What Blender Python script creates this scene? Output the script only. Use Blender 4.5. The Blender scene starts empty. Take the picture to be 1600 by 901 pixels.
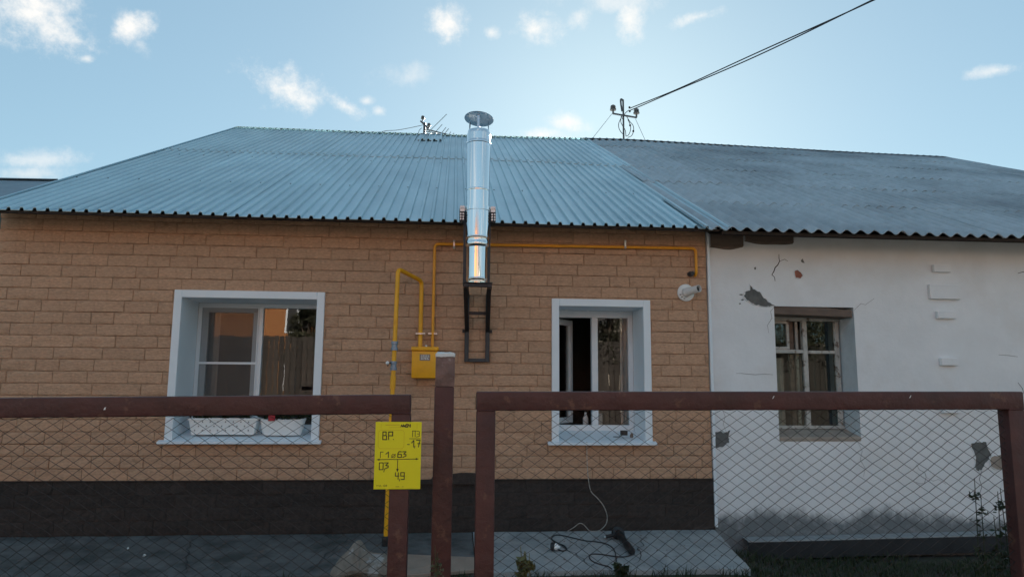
import bpy, bmesh, math, random
from mathutils import Vector, Matrix, noise
R = math.radians
random.seed(7)
SC = bpy.context.scene
COL = SC.collection

# ------------------------------------------------------------------ camera
FOC, CX, CY = 1100.0, 800.0, 450.5          # focal length and centre of the 1600 x 901 photograph
PITCH, ROLL, YAW = R(7.66), R(.43), R(4.86)
EYE = Vector((0, -7.2, 1.4446))
FW = Vector((math.sin(YAW)*math.cos(PITCH), math.cos(YAW)*math.cos(PITCH), math.sin(PITCH)))
_rt = Vector((math.cos(YAW), -math.sin(YAW), 0)); _up = _rt.cross(FW)
RT = math.cos(ROLL)*_rt + math.sin(ROLL)*_up
UP = -math.sin(ROLL)*_rt + math.cos(ROLL)*_up
cam = bpy.data.cameras.new('camera'); camo = bpy.data.objects.new('camera', cam); COL.objects.link(camo)
camo.matrix_world = Matrix(((RT.x, UP.x, -FW.x, EYE.x), (RT.y, UP.y, -FW.y, EYE.y), (RT.z, UP.z, -FW.z, EYE.z), (0, 0, 0, 1)))
cam.sensor_width = 36; cam.lens = 36*FOC/1600; cam.clip_start = .05; cam.clip_end = 2000
SC.camera = camo
SC.render.resolution_x, SC.render.resolution_y = 1024, 576
SC.view_settings.view_transform = 'Standard'; SC.view_settings.look = 'None'; SC.view_settings.gamma = 1
SC.view_settings.exposure = 2.02

def ray(px, py): return RT*(px-CX) + UP*(CY-py) + FW*FOC
def P(px, py, Y=0.0):                        # where the sight line meets the upright plane y = Y
    d = ray(px, py); return EYE + d*((Y-EYE.y)/d.y)
def G(px, py, Z=0.0):                        # where it meets the level z = Z
    d = ray(px, py); return EYE + d*((Z-EYE.z)/d.z)
def proj(v):
    v = Vector(v)-EYE; k = v.dot(FW); return CX+FOC*v.dot(RT)/k, CY-FOC*v.dot(UP)/k

# ------------------------------------------------------------------ sky and sun
SUN_EL, SUN_AZ = R(20), R(13)
def make_world():
    w = bpy.data.worlds.new('World'); SC.world = w; w.use_nodes = True
    nt = w.node_tree; N = nt.nodes; L = nt.links
    bg = N['Background']; bg.inputs[1].default_value = .083
    sky = N.new('ShaderNodeTexSky'); sky.sky_type = 'NISHITA'; sky.sun_disc = False
    sky.sun_elevation = SUN_EL; sky.sun_rotation = SUN_AZ
    sky.ozone_density = 3; sky.dust_density = .3; sky.air_density = 1
    gm = N.new('ShaderNodeGamma'); gm.inputs[1].default_value = .46
    L.new(sky.outputs[0], gm.inputs[0])
    tint = N.new('ShaderNodeMix'); tint.data_type = 'RGBA'; tint.blend_type = 'MULTIPLY'; tint.inputs[0].default_value = 1
    tint.inputs[7].default_value = (.795, 1.0, 1.03, 1); L.new(gm.outputs[0], tint.inputs[6])
    tc = N.new('ShaderNodeTexCoord'); D = tc.outputs['Generated']
    nz = N.new('ShaderNodeTexNoise'); nz.inputs['Scale'].default_value = 24; nz.inputs['Detail'].default_value = 8; nz.inputs['Roughness'].default_value = .7
    L.new(D, nz.inputs['Vector'])
    def M(op, a, b=None, c=None, clamp=False):
        n = N.new('ShaderNodeMath'); n.operation = op; n.use_clamp = clamp
        for i, v in enumerate((a, b, c)):
            if v is None: continue
            if isinstance(v, (int, float)): n.inputs[i].default_value = v
            else: L.new(v, n.inputs[i])
        return n.outputs[0]
    nn = M('MULTIPLY_ADD', nz.outputs[0], 3.7, -1.85)
    clouds = [(60,22,62,44,-35,1),(90,28,26,40,0,.9),(205,45,30,22,0,1),(219,70,11,16,40,.5),(135,92,9,5,0,.6),(446,140,50,25,-22,1),(474,154,28,15,-30,.8),
      (543,168,27,11,-20,.85),(572,158,12,6,0,.6),(592,173,9,7,0,.6),(635,120,36,17,0,.4),(698,40,25,23,0,.95),(840,45,34,18,0,.95),(768,52,12,8,0,.7),
      (905,26,20,16,30,.7),(985,30,18,26,0,.85),(960,3,70,14,0,.5),(1088,27,32,9,15,.85),(890,192,30,13,0,.9),(845,210,48,9,0,.9),(1557,110,34,8,10,.65),(50,250,56,14,0,.55),(40,272,62,12,0,.5)]
    mask = None
    def blob(c, r, u, a, b, rot, dens):
        nonlocal mask
        cr, sr = math.cos(R(rot)), math.sin(R(rot))
        A = (r*cr+u*sr)/a; B = (-r*sr+u*cr)/b
        def dot(v):
            n = N.new('ShaderNodeVectorMath'); n.operation = 'DOT_PRODUCT'; L.new(D, n.inputs[0]); n.inputs[1].default_value = v; return n.outputs['Value']
        x = dot(A); y = dot(B)
        q = M('SQRT', M('ADD', M('MULTIPLY', x, x), M('MULTIPLY', y, y)))
        m = N.new('ShaderNodeMapRange'); m.interpolation_type = 'SMOOTHSTEP'
        L.new(M('SUBTRACT', nn, q), m.inputs[0]); m.inputs[1].default_value = -1.5; m.inputs[2].default_value = .45; m.inputs[4].default_value = dens
        mask = m.outputs[0] if mask is None else M('MAXIMUM', mask, m.outputs[0])
    for px, py, hw, hh, rot, dens in clouds:
        d = ray(px, py); l = d.length; c = d/l
        r = (RT-c*RT.dot(c)).normalized(); u = c.cross(r)*-1; u = u if u.z > 0 else -u
        blob(c, r, u, hw*1.02/l, hh*1.02/l, rot, dens)
    rng = random.Random(3)
    for k in range(30):                       # the same small clouds go on round the rest of the sky
        az = R(rng.uniform(75, 290)); el = R(rng.uniform(9, 55))
        c = Vector((math.sin(az)*math.cos(el), math.cos(az)*math.cos(el), math.sin(el)))
        r = Vector((c.y, -c.x, 0)).normalized(); u = r.cross(c); u = u if u.z > 0 else -u
        blob(c, r, u, rng.uniform(.04, .13), rng.uniform(.02, .05), rng.uniform(-20, 20), rng.uniform(.6, 1))
    mx = N.new('ShaderNodeMix'); mx.data_type = 'RGBA'
    L.new(mask, mx.inputs[0]); L.new(tint.outputs[2], mx.inputs[6]); mx.inputs[7].default_value = (3.25, 3.15, 3.0, 1)
    L.new(mx.outputs[2], bg.inputs[0])
make_world()
sun = bpy.data.lights.new('sun', 'SUN'); sun.energy = 5.0; sun.angle = R(.5); sun.color = (1, .90, .79)
suno = bpy.data.objects.new('sun', sun); COL.objects.link(suno)
sd = Vector((math.sin(SUN_AZ)*math.cos(SUN_EL), math.cos(SUN_AZ)*math.cos(SUN_EL), math.sin(SUN_EL)))
suno.rotation_euler = sd.to_track_quat('Z', 'Y').to_euler()

# ------------------------------------------------------------------ materials
def mat(name, col, rough=.6, metal=0, var=.12, scale=6, bump=0, bscale=60, rnd=.0, col2=None, c2scale=3, c2lo=.5, c2hi=.6, spec=.5, stretch=(1,1,1), detail=6):
    m = bpy.data.materials.new(name); m.use_nodes = True
    nt = m.node_tree; N = nt.nodes; L = nt.links; b = N['Principled BSDF']
    b.inputs['Roughness'].default_value = rough; b.inputs['Metallic'].default_value = metal; b.inputs['Specular IOR Level'].default_value = spec
    tc = N.new('ShaderNodeTexCoord'); mp = N.new('ShaderNodeMapping'); mp.inputs['Scale'].default_value = stretch
    L.new(tc.outputs['Object'], mp.inputs[0])
    def nzn(s, off=0, d=detail):
        n = N.new('ShaderNodeTexNoise'); n.inputs['Scale'].default_value = s; n.inputs['Detail'].default_value = d; n.inputs['Roughness'].default_value = .62
        if off:
            a = N.new('ShaderNodeVectorMath'); a.inputs[1].default_value = (off, off*1.7, off*.6); L.new(mp.outputs[0], a.inputs[0]); L.new(a.outputs[0], n.inputs['Vector'])
        else: L.new(mp.outputs[0], n.inputs['Vector'])
        return n.outputs[0]
    cur = None
    mr = N.new('ShaderNodeMapRange'); L.new(nzn(scale), mr.inputs[0]); mr.inputs[1].default_value = .3; mr.inputs[2].default_value = .7
    mr.inputs[3].default_value = 1-var; mr.inputs[4].default_value = 1+var
    val = mr.outputs[0]
    if rnd:
        oi = N.new('ShaderNodeObjectInfo'); r2 = N.new('ShaderNodeMapRange'); L.new(oi.outputs['Random'], r2.inputs[0]); r2.inputs[3].default_value = 1-rnd; r2.inputs[4].default_value = 1+rnd
        mm = N.new('ShaderNodeMath'); mm.operation = 'MULTIPLY'; L.new(val, mm.inputs[0]); L.new(r2.outputs[0], mm.inputs[1]); val = mm.outputs[0]
    vm = N.new('ShaderNodeVectorMath'); vm.operation = 'SCALE'; vm.inputs[0].default_value = col[:3]
    L.new(val, vm.inputs['Scale']); cur = vm.outputs[0]
    if col2:
        f = N.new('ShaderNodeMapRange'); L.new(nzn(c2scale, 11.3, 8), f.inputs[0]); f.inputs[1].default_value = c2lo; f.inputs[2].default_value = c2hi
        mx = N.new('ShaderNodeMix'); mx.data_type = 'RGBA'; L.new(f.outputs[0], mx.inputs[0]); L.new(cur, mx.inputs[6]); mx.inputs[7].default_value = (*col2, 1); cur = mx.outputs[2]
    L.new(cur, b.inputs['Base Color'])
    rr = N.new('ShaderNodeMapRange'); L.new(nzn(scale*2.3, 5), rr.inputs[0]); rr.inputs[3].default_value = max(0, rough-.12); rr.inputs[4].default_value = min(1, rough+.12)
    L.new(rr.outputs[0], b.inputs['Roughness'])
    if bump:
        bp = N.new('ShaderNodeBump'); bp.inputs['Strength'].default_value = bump; bp.inputs['Distance'].default_value = .01
        L.new(nzn(bscale, 3, 5), bp.inputs['Height']); L.new(bp.outputs[0], b.inputs['Normal'])
    return m
def glass(name, tint=(1,1,1), ior=1.5, rough=0.0):
    m = bpy.data.materials.new(name); m.use_nodes = True; nt = m.node_tree; N = nt.nodes; L = nt.links
    N.remove(N['Principled BSDF']); out = N['Material Output']
    fr = N.new('ShaderNodeFresnel'); fr.inputs[0].default_value = ior
    ml = N.new('ShaderNodeMath'); ml.operation = 'MULTIPLY_ADD'; ml.inputs[1].default_value = .85; ml.inputs[2].default_value = .02; ml.use_clamp = True; L.new(fr.outputs[0], ml.inputs[0])
    t = N.new('ShaderNodeBsdfTransparent'); t.inputs[0].default_value = (*tint, 1)
    g = N.new('ShaderNodeBsdfGlossy'); g.inputs['Roughness'].default_value = rough
    nz = N.new('ShaderNodeTexNoise'); nz.inputs['Scale'].default_value = 2.2; tc = N.new('ShaderNodeTexCoord'); L.new(tc.outputs['Object'], nz.inputs[0])
    bp = N.new('ShaderNodeBump'); bp.inputs['Strength'].default_value = .05; bp.inputs['Distance'].default_value = .01; L.new(nz.outputs[0], bp.inputs['Height']); L.new(bp.outputs[0], g.inputs['Normal'])
    mx = N.new('ShaderNodeMixShader'); L.new(ml.outputs[0], mx.inputs[0]); L.new(t.outputs[0], mx.inputs[1]); L.new(g.outputs[0], mx.inputs[2]); L.new(mx.outputs[0], out.inputs[0])
    return m
def screen_mat():
    m = bpy.data.materials.new('insect_net'); m.use_nodes = True; nt = m.node_tree; N = nt.nodes; L = nt.links
    b = N['Principled BSDF']; b.inputs['Base Color'].default_value = (.10,.105,.11,1); b.inputs['Roughness'].default_value = .7
    t = N.new('ShaderNodeBsdfTransparent'); mx = N.new('ShaderNodeMixShader'); mx.inputs[0].default_value = .42
    L.new(t.outputs[0], mx.inputs[1]); L.new(b.outputs[0], mx.inputs[2]); L.new(mx.outputs[0], N['Material Output'].inputs[0]); return m
def leaf_mat(name, col, rnd=.25):
    m = mat(name, col, .6, var=.3, scale=9, rnd=rnd, spec=.3)
    b = m.node_tree.nodes['Principled BSDF']; b.inputs['Subsurface Weight'].default_value = 0
    return m
MT = dict(
 brick=mat('brick_face', (.565,.345,.22), .85, var=.18, scale=30, bump=1.0, bscale=42, rnd=.055, col2=(.37,.215,.13), c2scale=11, c2lo=.54, c2hi=.72, stretch=(1,1,2.4)),
 joint=mat('brick_joint', (.36,.215,.135), .9, var=.15),
 stone=mat('plinth_stone_face', (.036,.026,.022), .8, var=.45, scale=24, bump=.6, bscale=70, rnd=.2),
 plaster=mat('white_plaster', (.82,.84,.855), .9, var=.05, scale=2.2, bump=.35, bscale=14, col2=(.75,.745,.735), c2scale=1.3, c2lo=.5, c2hi=.75),
 cement=mat('grey_cement', (.14,.145,.14), .95, var=.25, scale=14, bump=.7, bscale=60),
 tarband=mat('dirty_plinth_coat', (.085,.095,.10), .95, var=.35, scale=9, bump=.8, bscale=40, col2=(.24,.255,.26), c2scale=6, c2lo=.52, c2hi=.68),
 ledge=mat('concrete_ledge', (.30,.32,.325), .9, var=.2, scale=12, bump=.5),
 darkledge=mat('bitumen_face', (.022,.024,.027), .8, var=.3, bump=.4),
 greyplaster=mat('grey_plaster', (.66,.72,.76), .9, var=.12, scale=5, bump=.4), redbrick=mat('bare_red_brick', (.34,.13,.09), .9, var=.2, bump=.5),
 sandplaster=mat('bare_clay', (.37,.315,.265), .95, var=.2, bump=.6),
 pvc=mat('white_pvc', (.76,.81,.84), .35, var=.03, scale=3),
 flash=mat('white_painted_sheet', (.80,.87,.92), .4, var=.03, scale=2.5, bump=.08, bscale=6),
 room=mat('room_wallpaper', (.16,.15,.14), .9, var=.15, scale=3),
 curtain=mat('net_curtain', (.55,.55,.52), .9, var=.1),
 metalroof=mat('galvanised_sheet', (.455,.595,.635), .38, .68, var=.12, scale=1.3, rnd=.09, bump=.12, bscale=9, col2=(.38,.505,.55), c2scale=2.2, c2lo=.5, c2hi=.75, stretch=(1,.35,.35)),
 slate=mat('asbestos_slate', (.40,.46,.49), .85, var=.13, scale=5, rnd=.07, bump=.35, bscale=50, col2=(.17,.20,.22), c2scale=.33, c2lo=.46, c2hi=.72),
 darkwood=mat('dark_eave_wood', (.045,.036,.032), .85, var=.3, scale=10),
 oldwood=mat('old_painted_wood', (.50,.50,.47), .8, var=.2, scale=9, bump=.5, bscale=40, col2=(.20,.16,.13), c2scale=13, c2lo=.55, c2hi=.62),
 barewood=mat('weathered_wood', (.17,.125,.10), .9, var=.35, scale=7, bump=.7, bscale=30, stretch=(.25,1,1)),
 fence=mat('oxblood_paint', (.074,.021,.018), .5, var=.28, scale=7, bump=.5, bscale=22, col2=(.13,.055,.035), c2scale=13, c2lo=.60, c2hi=.66),
 wire=mat('rusty_wire', (.035,.027,.024), .7, .3, var=.3),
 rawpost=mat('scuffed_post_wrap', (.17,.10,.085), .45, var=.35, scale=18, bump=.8, bscale=28, col2=(.33,.26,.24), c2scale=22, c2lo=.56, c2hi=.66),
 plug=mat('white_foam_plug', (.72,.70,.66), .9, var=.12, scale=20, bump=.8, bscale=35),
 yellow=mat('yellow_gas_paint', (.88,.42,.008), .38, var=.08, scale=8, col2=(.76,.32,.01), c2scale=7, c2lo=.6, c2hi=.75),
 orange=mat('orange_gas_paint', (.88,.38,.02), .4, var=.1, scale=9),
 fitting=mat('blue_grey_fitting', (.24,.30,.38), .35, .5, var=.3, scale=40),
 zinc=mat('zinc_clamp', (.6,.62,.62), .35, .9, var=.1),
 steel=mat('mirror_stainless', (.82,.83,.84), .055, 1, var=.03, scale=2, bump=.03, bscale=3.5, stretch=(1,1,.3)),
 steel2=mat('brushed_stainless', (.55,.60,.64), .28, 1, var=.08),
 black=mat('black_bracket_steel', (.022,.024,.03), .45, .3, var=.2),
 rail=mat('dark_grey_rail', (.045,.052,.06), .5, .3, var=.2),
 plastic=mat('black_plastic', (.018,.018,.019), .45, var=.2),
 whiteplastic=mat('white_plastic', (.84,.85,.84), .35, var=.04),
 sign=mat('yellow_sign_face', (.92,.80,.004), .35, var=.03),
 ink=mat('black_marker', (.018,.016,.012), .6),
 redink=mat('faded_orange_print', (.62,.36,.01), .6),
 soil=mat('potting_soil', (.035,.025,.018), .95, var=.4, bump=1),
 ground=mat('bare_soil', (.04,.037,.03), .95, var=.35, scale=4, bump=.8, bscale=25, col2=(.022,.03,.012), c2scale=2.5, c2lo=.45, c2hi=.6),
 concrete=mat('apron_concrete', (.36,.37,.365), .9, var=.2, scale=5, bump=.5, bscale=45, col2=(.23,.25,.255), c2scale=2.1, c2lo=.5, c2hi=.66), oldconcrete=mat('dirty_old_concrete', (.115,.12,.118), .9, var=.35, scale=6, bump=.6, bscale=40, col2=(.05,.058,.056), c2scale=2.4, c2lo=.48, c2hi=.62),
 bounceroad=mat('pale_bounce_road', (.33,.315,.29), .95, var=.25, scale=3, bump=.5),  # unseen road surface, made pale to bounce sunlight onto the facade
 paper=mat('creased_paper', (.22,.185,.15), .8, var=.25, scale=9, bump=.8, bscale=18, col2=(.36,.35,.33), c2scale=5, c2lo=.55, c2hi=.6),
 card=mat('damp_cardboard', (.30,.235,.185), .9, var=.15, scale=6, bump=.3),
 mast=mat('dull_mast_steel', (.10,.11,.12), .6, .4, var=.2),
 insul=mat('insulator_porcelain', (.12,.115,.11), .3, var=.2),
 cable=mat('black_cable', (.03,.03,.033), .6),
 whitecable=mat('white_cable', (.45,.42,.38), .6),
 redthing=mat('red_cloth', (.42,.03,.04), .7),
 leaf=leaf_mat('weed_leaf', (.10,.10,.05)), leafdark=leaf_mat('dark_leaf', (.028,.04,.018)), straw=leaf_mat('dry_grass', (.20,.19,.07)),
 grass=leaf_mat('grass_blade', (.022,.034,.010)), treeleaf=leaf_mat('tree_leaf', (.05,.052,.03)),
 bark=mat('bark', (.10,.075,.055), .95, bump=.8), ochre=mat('ochre_render', (.37,.16,.06), .9, var=.08), whiterender=mat('cream_render', (.66,.60,.50), .9, var=.06),
 tile=mat('dark_roofing', (.085,.09,.10), .8, var=.2), boardfence=mat('old_boards', (.05,.043,.037), .9, var=.3, rnd=.3), backbrick=mat('red_brick_gable', (.42,.16,.10), .9, var=.15),
 neighbourroof=mat('grey_blue_roofing', (.23,.29,.33), .7, var=.12, scale=2),
)
GLASS = glass('window_glass'); OLDGLASS = glass('old_window_glass', (.8,.85,.83)); NET = screen_mat()

# ------------------------------------------------------------------ mesh helpers
class MB:
    def __init__(s): s.v = []; s.f = []
    def add(s, vs, fs):
        o = len(s.v); s.v += [tuple(v) for v in vs]; s.f += [tuple(i+o for i in f) for f in fs]; return s
    def box(s, x0, x1, y0, y1, z0, z1):
        return s.add([(x0,y0,z0),(x1,y0,z0),(x1,y1,z0),(x0,y1,z0),(x0,y0,z1),(x1,y0,z1),(x1,y1,z1),(x0,y1,z1)],
                     [(0,3,2,1),(4,5,6,7),(0,1,5,4),(1,2,6,5),(2,3,7,6),(3,0,4,7)])
    def bar(s, a, b, w, h, up=(0,0,1)):      # a square bar from a to b
        a = Vector(a); b = Vector(b); d = (b-a).normalized(); up = Vector(up)
        if abs(d.dot(up)) > .98: up = Vector((0,1,0))
        r = d.cross(up).normalized(); u = r.cross(d)
        q = [a+r*w/2*i+u*h/2*j for i, j in ((-1,-1),(1,-1),(1,1),(-1,1))]; q += [p+(b-a) for p in q]
        return s.add(q, [(0,1,2,3),(7,6,5,4),(0,4,5,1),(1,5,6,2),(2,6,7,3),(3,7,4,0)])
    def tube(s, pts, r, n=8, caps=True):
        pts = [Vector(p) for p in pts]; m = len(pts); rs = r if isinstance(r, (list, tuple)) else [r]*m
        t0 = (pts[1]-pts[0]).normalized(); u = t0.orthogonal().normalized(); ring = []
        for i, p in enumerate(pts):
            t = (pts[min(i+1, m-1)]-pts[max(i-1, 0)]).normalized()
            u = (u-t*u.dot(t)); u = u.normalized() if u.length > 1e-6 else t.orthogonal().normalized(); w = t.cross(u)
            ring.append([p+(u*math.cos(k*2*math.pi/n)+w*math.sin(k*2*math.pi/n))*rs[i] for k in range(n)])
        vs = [v for q in ring for v in q]; fs = []
        for i in range(m-1):
            for k in range(n):
                fs.append((i*n+k, i*n+(k+1) % n, (i+1)*n+(k+1) % n, (i+1)*n+k))
        if caps: fs.append(tuple(range(n))[::-1]); fs.append(tuple((m-1)*n+k for k in range(n)))
        return s.add(vs, fs)
    def lathe(s, prof, c, axis=(0,0,1), n=32):   # profile of (radius, height) along axis
        q = [prof[0]]
        for (ra, ha), (rb, hb) in zip(prof, prof[1:]):
            L = math.hypot(rb-ra, hb-ha)
            if L > .04: q += [(ra+(rb-ra)*.003/L, ha+(hb-ha)*.003/L), (rb+(ra-rb)*.003/L, hb+(ha-hb)*.003/L)]
            q.append((rb, hb))
        prof = q
        ax = Vector(axis).normalized(); u = ax.orthogonal().normalized(); w = ax.cross(u); c = Vector(c)
        vs = [c+ax*h+(u*math.cos(k*2*math.pi/n)+w*math.sin(k*2*math.pi/n))*max(r, 1e-4) for r, h in prof for k in range(n)]; fs = []
        for i in range(len(prof)-1):
            for k in range(n): fs.append((i*n+k, i*n+(k+1) % n, (i+1)*n+(k+1) % n, (i+1)*n+k))
        return s.add(vs, fs)
    def prism(s, poly, y0, y1):               # polygon in (x, z), from y0 to y1
        n = len(poly); vs = [(x, y0, z) for x, z in poly]+[(x, y1, z) for x, z in poly]
        fs = [tuple(range(n)), tuple(range(n, 2*n))[::-1]]+[(i, i+n, (i+1) % n+n, (i+1) % n) for i in range(n)]
        return s.add(vs, fs)
    def build(s, name, m=None, parent=None, bevel=0, smooth=False, segs=1, fix=True):
        me = bpy.data.meshes.new(name); me.from_pydata(s.v, [], s.f)
        if fix or bevel:
            bm = bmesh.new(); bm.from_mesh(me)
            if fix: bmesh.ops.recalc_face_normals(bm, faces=bm.faces)
            if bevel: bmesh.ops.bevel(bm, geom=[e for e in bm.edges if len(e.link_faces) == 2 and e.calc_face_angle(0) > .5], offset=bevel, segments=segs, profile=.6, affect='EDGES')
            bm.to_mesh(me); bm.free()
        if smooth:
            me.polygons.foreach_set('use_smooth', [True]*len(me.polygons))
            if smooth != 'all':
                try: me.set_sharp_from_angle(angle=R(35))
                except Exception: pass
        if m: me.materials.append(MT[m] if isinstance(m, str) else m)
        o = bpy.data.objects.new(name, me); COL.objects.link(o)
        if parent: attach(o, parent)
        return o
def attach(o, parent):
    o.parent = parent; o.matrix_parent_inverse = Matrix.Translation(-parent_loc(parent))
def parent_loc(o):
    l = Vector(o.location); p = o.parent
    return l if p is None else Vector(l)
def thing(name, loc, label, cat, group=None):
    o = bpy.data.objects.new(name, None); COL.objects.link(o); o.location = loc; o.empty_display_size = .1
    return tag(o, label, cat, group)
def tag(o, label, cat, group=None):
    o['label'] = label; o['category'] = cat
    if group: o['group'] = group
    return o
def structure(o): o['kind'] = 'structure'; return o
def stuff(o): o['kind'] = 'stuff'; return o
def smoothpath(pts, sub=6):
    pts = [Vector(p) for p in pts]; out = []
    for i in range(len(pts)-1):
        p0 = pts[max(i-1, 0)]; p1 = pts[i]; p2 = pts[i+1]; p3 = pts[min(i+2, len(pts)-1)]
        for k in range(sub):
            t = k/sub; out.append(.5*((2*p1)+(p2-p0)*t+(2*p0-5*p1+4*p2-p3)*t*t+(3*p1-p0-3*p2+p3)*t**3))
    return out+[pts[-1]]
def bend(pts, r=.06, n=5):                   # round the corners of a pipe run
    pts = [Vector(p) for p in pts]; out = [pts[0]]
    for i in range(1, len(pts)-1):
        a = (pts[i-1]-pts[i]).normalized(); b = (pts[i+1]-pts[i]).normalized()
        for k in range(n+1):
            t = k/n; out.append(pts[i]+a*r*(1-t)**2+b*r*t**2)
    return out+[pts[-1]]

# ------------------------------------------------------------------ ground
def gz(x, y):
    z = -.13-.14*max(0, min(1, (x-2.4)/.9))-.04*max(0, min(1, (-y-1.5)/3))
    if y > -.02: z = min(z, -.3)
    return z+.02*noise.noise((x*1.7, y*1.7, 0))
def ground():
    xs = [-400,-150,-60,-25,-12]+[-8+i*.3 for i in range(60)]+[12,18,30,60,150,400]
    ys = [-400,-150,-60,-30,-16]+[-12+i*.3 for i in range(48)]+[3,8,20,60,150,400]
    vs = [(x, y, gz(x, y) if -12 < x < 14 and -14 < y < 4 else (-.3 if y > 0 else -.17)) for y in ys for x in xs]; n = len(xs)
    fs = [(j*n+i, j*n+i+1, (j+1)*n+i+1, (j+1)*n+i) for j in range(len(ys)-1) for i in range(n-1)]
    structure(MB().add(vs, fs).build('ground', 'ground', smooth='all'))
    structure(MB().box(-200, 200, -18.2, -9.2, -.3, -.12).build('road', 'bounceroad'))  # out of view, widened towards the house for more bounced sun
ground()
def apron(x_from, x_to, m_, off):
    xs = [-6+i*.16 for i in range(55)]; xs = [x_from]+[x for x in xs if x_from+.02 < x < x_to-.02]+[x_to]
    b = MB(); vs = []; m = 9
    for x in xs:
        fr = 1.18+.04*noise.noise((x*1.3, 4, 0))+.02*noise.noise((x*6, 9, 0))
        e = max(0, (x-2.3)/.39)
        for j in range(m):
            t = j/(m-1); y = .004-fr*t; xx = x-e*.14*t+e*.03*noise.noise((y*5, 2, 1))*t
            vs.append((xx, y, off-.006-.085*t+.006*noise.noise((xx*3, y*3, 5))))
        vs.append((vs[-1][0], vs[-1][1]-.004, -.22))
    n = m+1
    fs = [(i*n+j, (i+1)*n+j, (i+1)*n+j+1, i*n+j+1) for i in range(len(xs)-1) for j in range(n-1)]
    last = (len(xs)-1)*n; k = len(vs)
    vs += [(vs[last+j][0], vs[last+j][1], -.4) for j in range(n)]
    fs += [(last+j, k+j, k+j+1, last+j+1) for j in range(n-1)]
    structure(b.add(vs, fs).build('concrete_apron', m_, smooth=True))
apron(-6, .232, 'oldconcrete', -.004); apron(.24, 2.69, 'concrete', 0)

# ------------------------------------------------------------------ the brick-clad house
XL, XM, XR = -4.455, 2.69, 10.7
RIDGE_Y, EAVE_Y, EAVE_Z = 7.1, -.45, 3.0
_rp = [(395,199),(560,205.5),(745,212),(975,217.5),(1200,230.5),(1350,239),(1490,245.5)]
_rz = [(p.x, p.z) for p in (P(a, b, RIDGE_Y) for a, b in _rp)]
def ridge_z(x):
    if x <= _rz[0][0]: return _rz[0][1]
    for (a, za), (c, zc) in zip(_rz, _rz[1:]):
        if x <= c: return za+(zc-za)*(x-a)/(c-a)
    return _rz[-1][1]
def roof_z(x, y, ez=EAVE_Z): return ez+(y-EAVE_Y)/(RIDGE_Y-EAVE_Y)*(ridge_z(x)-.03-ez)
house = thing('brick_clad_house', (-.8, 0, 0), 'one-storey house clad in tan brick panels under a blue-grey ribbed metal roof', 'house')
WL = (-2.665, -1.356, .885, 2.262); WR = (1.1, 1.985, .875, 2.24)      # window openings x0 x1 z0 z1
WTOP = 3.137
def wall_core():
    b = MB(); Y0, Y1 = .008, .56
    xs = [XL, WL[0]-.02, WL[1]+.02, WR[0]-.02, WR[1]+.02, XM-.002]
    for i in range(5):
        if i in (1, 3):
            w = WL if i == 1 else WR
            b.box(xs[i], xs[i+1], Y0, Y1, -.35, w[2]-.06); b.box(xs[i], xs[i+1], Y0, Y1, w[3]+.02, 3.17)
        else: b.box(xs[i], xs[i+1], Y0, Y1, -.35, 3.17)
    b.prism([(0, 0)], 0, 0) if False else None
    return b.build('wall', 'joint', house)
wall = wall_core()
# gable end, rear wall
gb = MB(); gpoly = [(.56, -.35), (14.2, -.35), (14.2, 3.0), (RIDGE_Y, ridge_z(XL)-.12), (.56, 3.25)]
gb.add([(XL, y, z) for y, z in gpoly]+[(XL+.3, y, z) for y, z in gpoly], [(0,1,2,3,4),(9,8,7,6,5)]+[(i, (i+1) % 5, (i+1) % 5+5, i+5) for i in range(5)])
gb.build('gable_wall', 'joint', house)
MB().box(XL+.3, XM, 13.9, 14.2, -.35, 3.0).build('rear_wall', 'joint', house)

def piece_mesh(w, h, seed, depth=.011, name='brick'):
    e = min(.007, w*.3, h*.3); g = .0017
    ix = max(2, round(w/.085)); iz = 4 if h > .08 else 1
    us = [g]+[g+e+(w-2*g-2*e)*i/ix for i in range(ix+1)]+[w-g]; vz = [g]+[g+e+(h-2*g-2*e)*j/iz for j in range(iz+1)]+[h-g]
    nx, nz = len(us)-1, len(vz)-1; vs = []
    for j, z0 in enumerate(vz):
        for i, x0 in enumerate(us):
            x, z = x0, z0; edge = i in (0, nx) or j in (0, nz); rim = i in (1, nx-1) or j in (1, nz-1)
            n1 = noise.noise((x*8+seed*7.1, z*12, seed*3.3)); n2 = noise.noise((x*25+seed, z*37, seed*1.7))
            y = -(depth+.009*n1+.015*n2) if not rim else -(depth+.006*n1+.004*n2)
            if edge: y = -.0055
            elif 1 < j < nz-1: z += .010*n2
            if edge and 0 < i < nx: z += .0018*n1
            vs.append((x, y, z))
    n = nx+1; fs = [(j*n+i, j*n+i+1, (j+1)*n+i+1, (j+1)*n+i) for j in range(nz) for i in range(nx)]
    per = [(i, 0) for i in range(nx)]+[(nx, j) for j in range(nz)]+[(nx-i, nz) for i in range(nx)]+[(0, nz-j) for j in range(nz)]
    k = len(vs); vs += [(vs[j*n+i][0], .012, vs[j*n+i][2]) for i, j in per]; m = len(per)
    fs += [(per[q][1]*n+per[q][0], k+q, k+(q+1) % m, per[(q+1) % m][1]*n+per[(q+1) % m][0]) for q in range(m)]
    return vs, fs
def clip(rect, hole):
    x0, x1, z0, z1 = rect; a, b, c, d = hole
    if x1 <= a or x0 >= b or z1 <= c or z0 >= d: return [rect]
    out = []
    if x0 < a: out.append((x0, a, z0, z1))
    if x1 > b: out.append((b, x1, z0, z1))
    xa, xb = max(x0, a), min(x1, b)
    if z0 < c: out.append((xa, xb, z0, c))
    if z1 > d: out.append((xa, xb, d, z1))
    return [r for r in out if r[1]-r[0] > .012 and r[3]-r[2] > .012]
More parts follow.
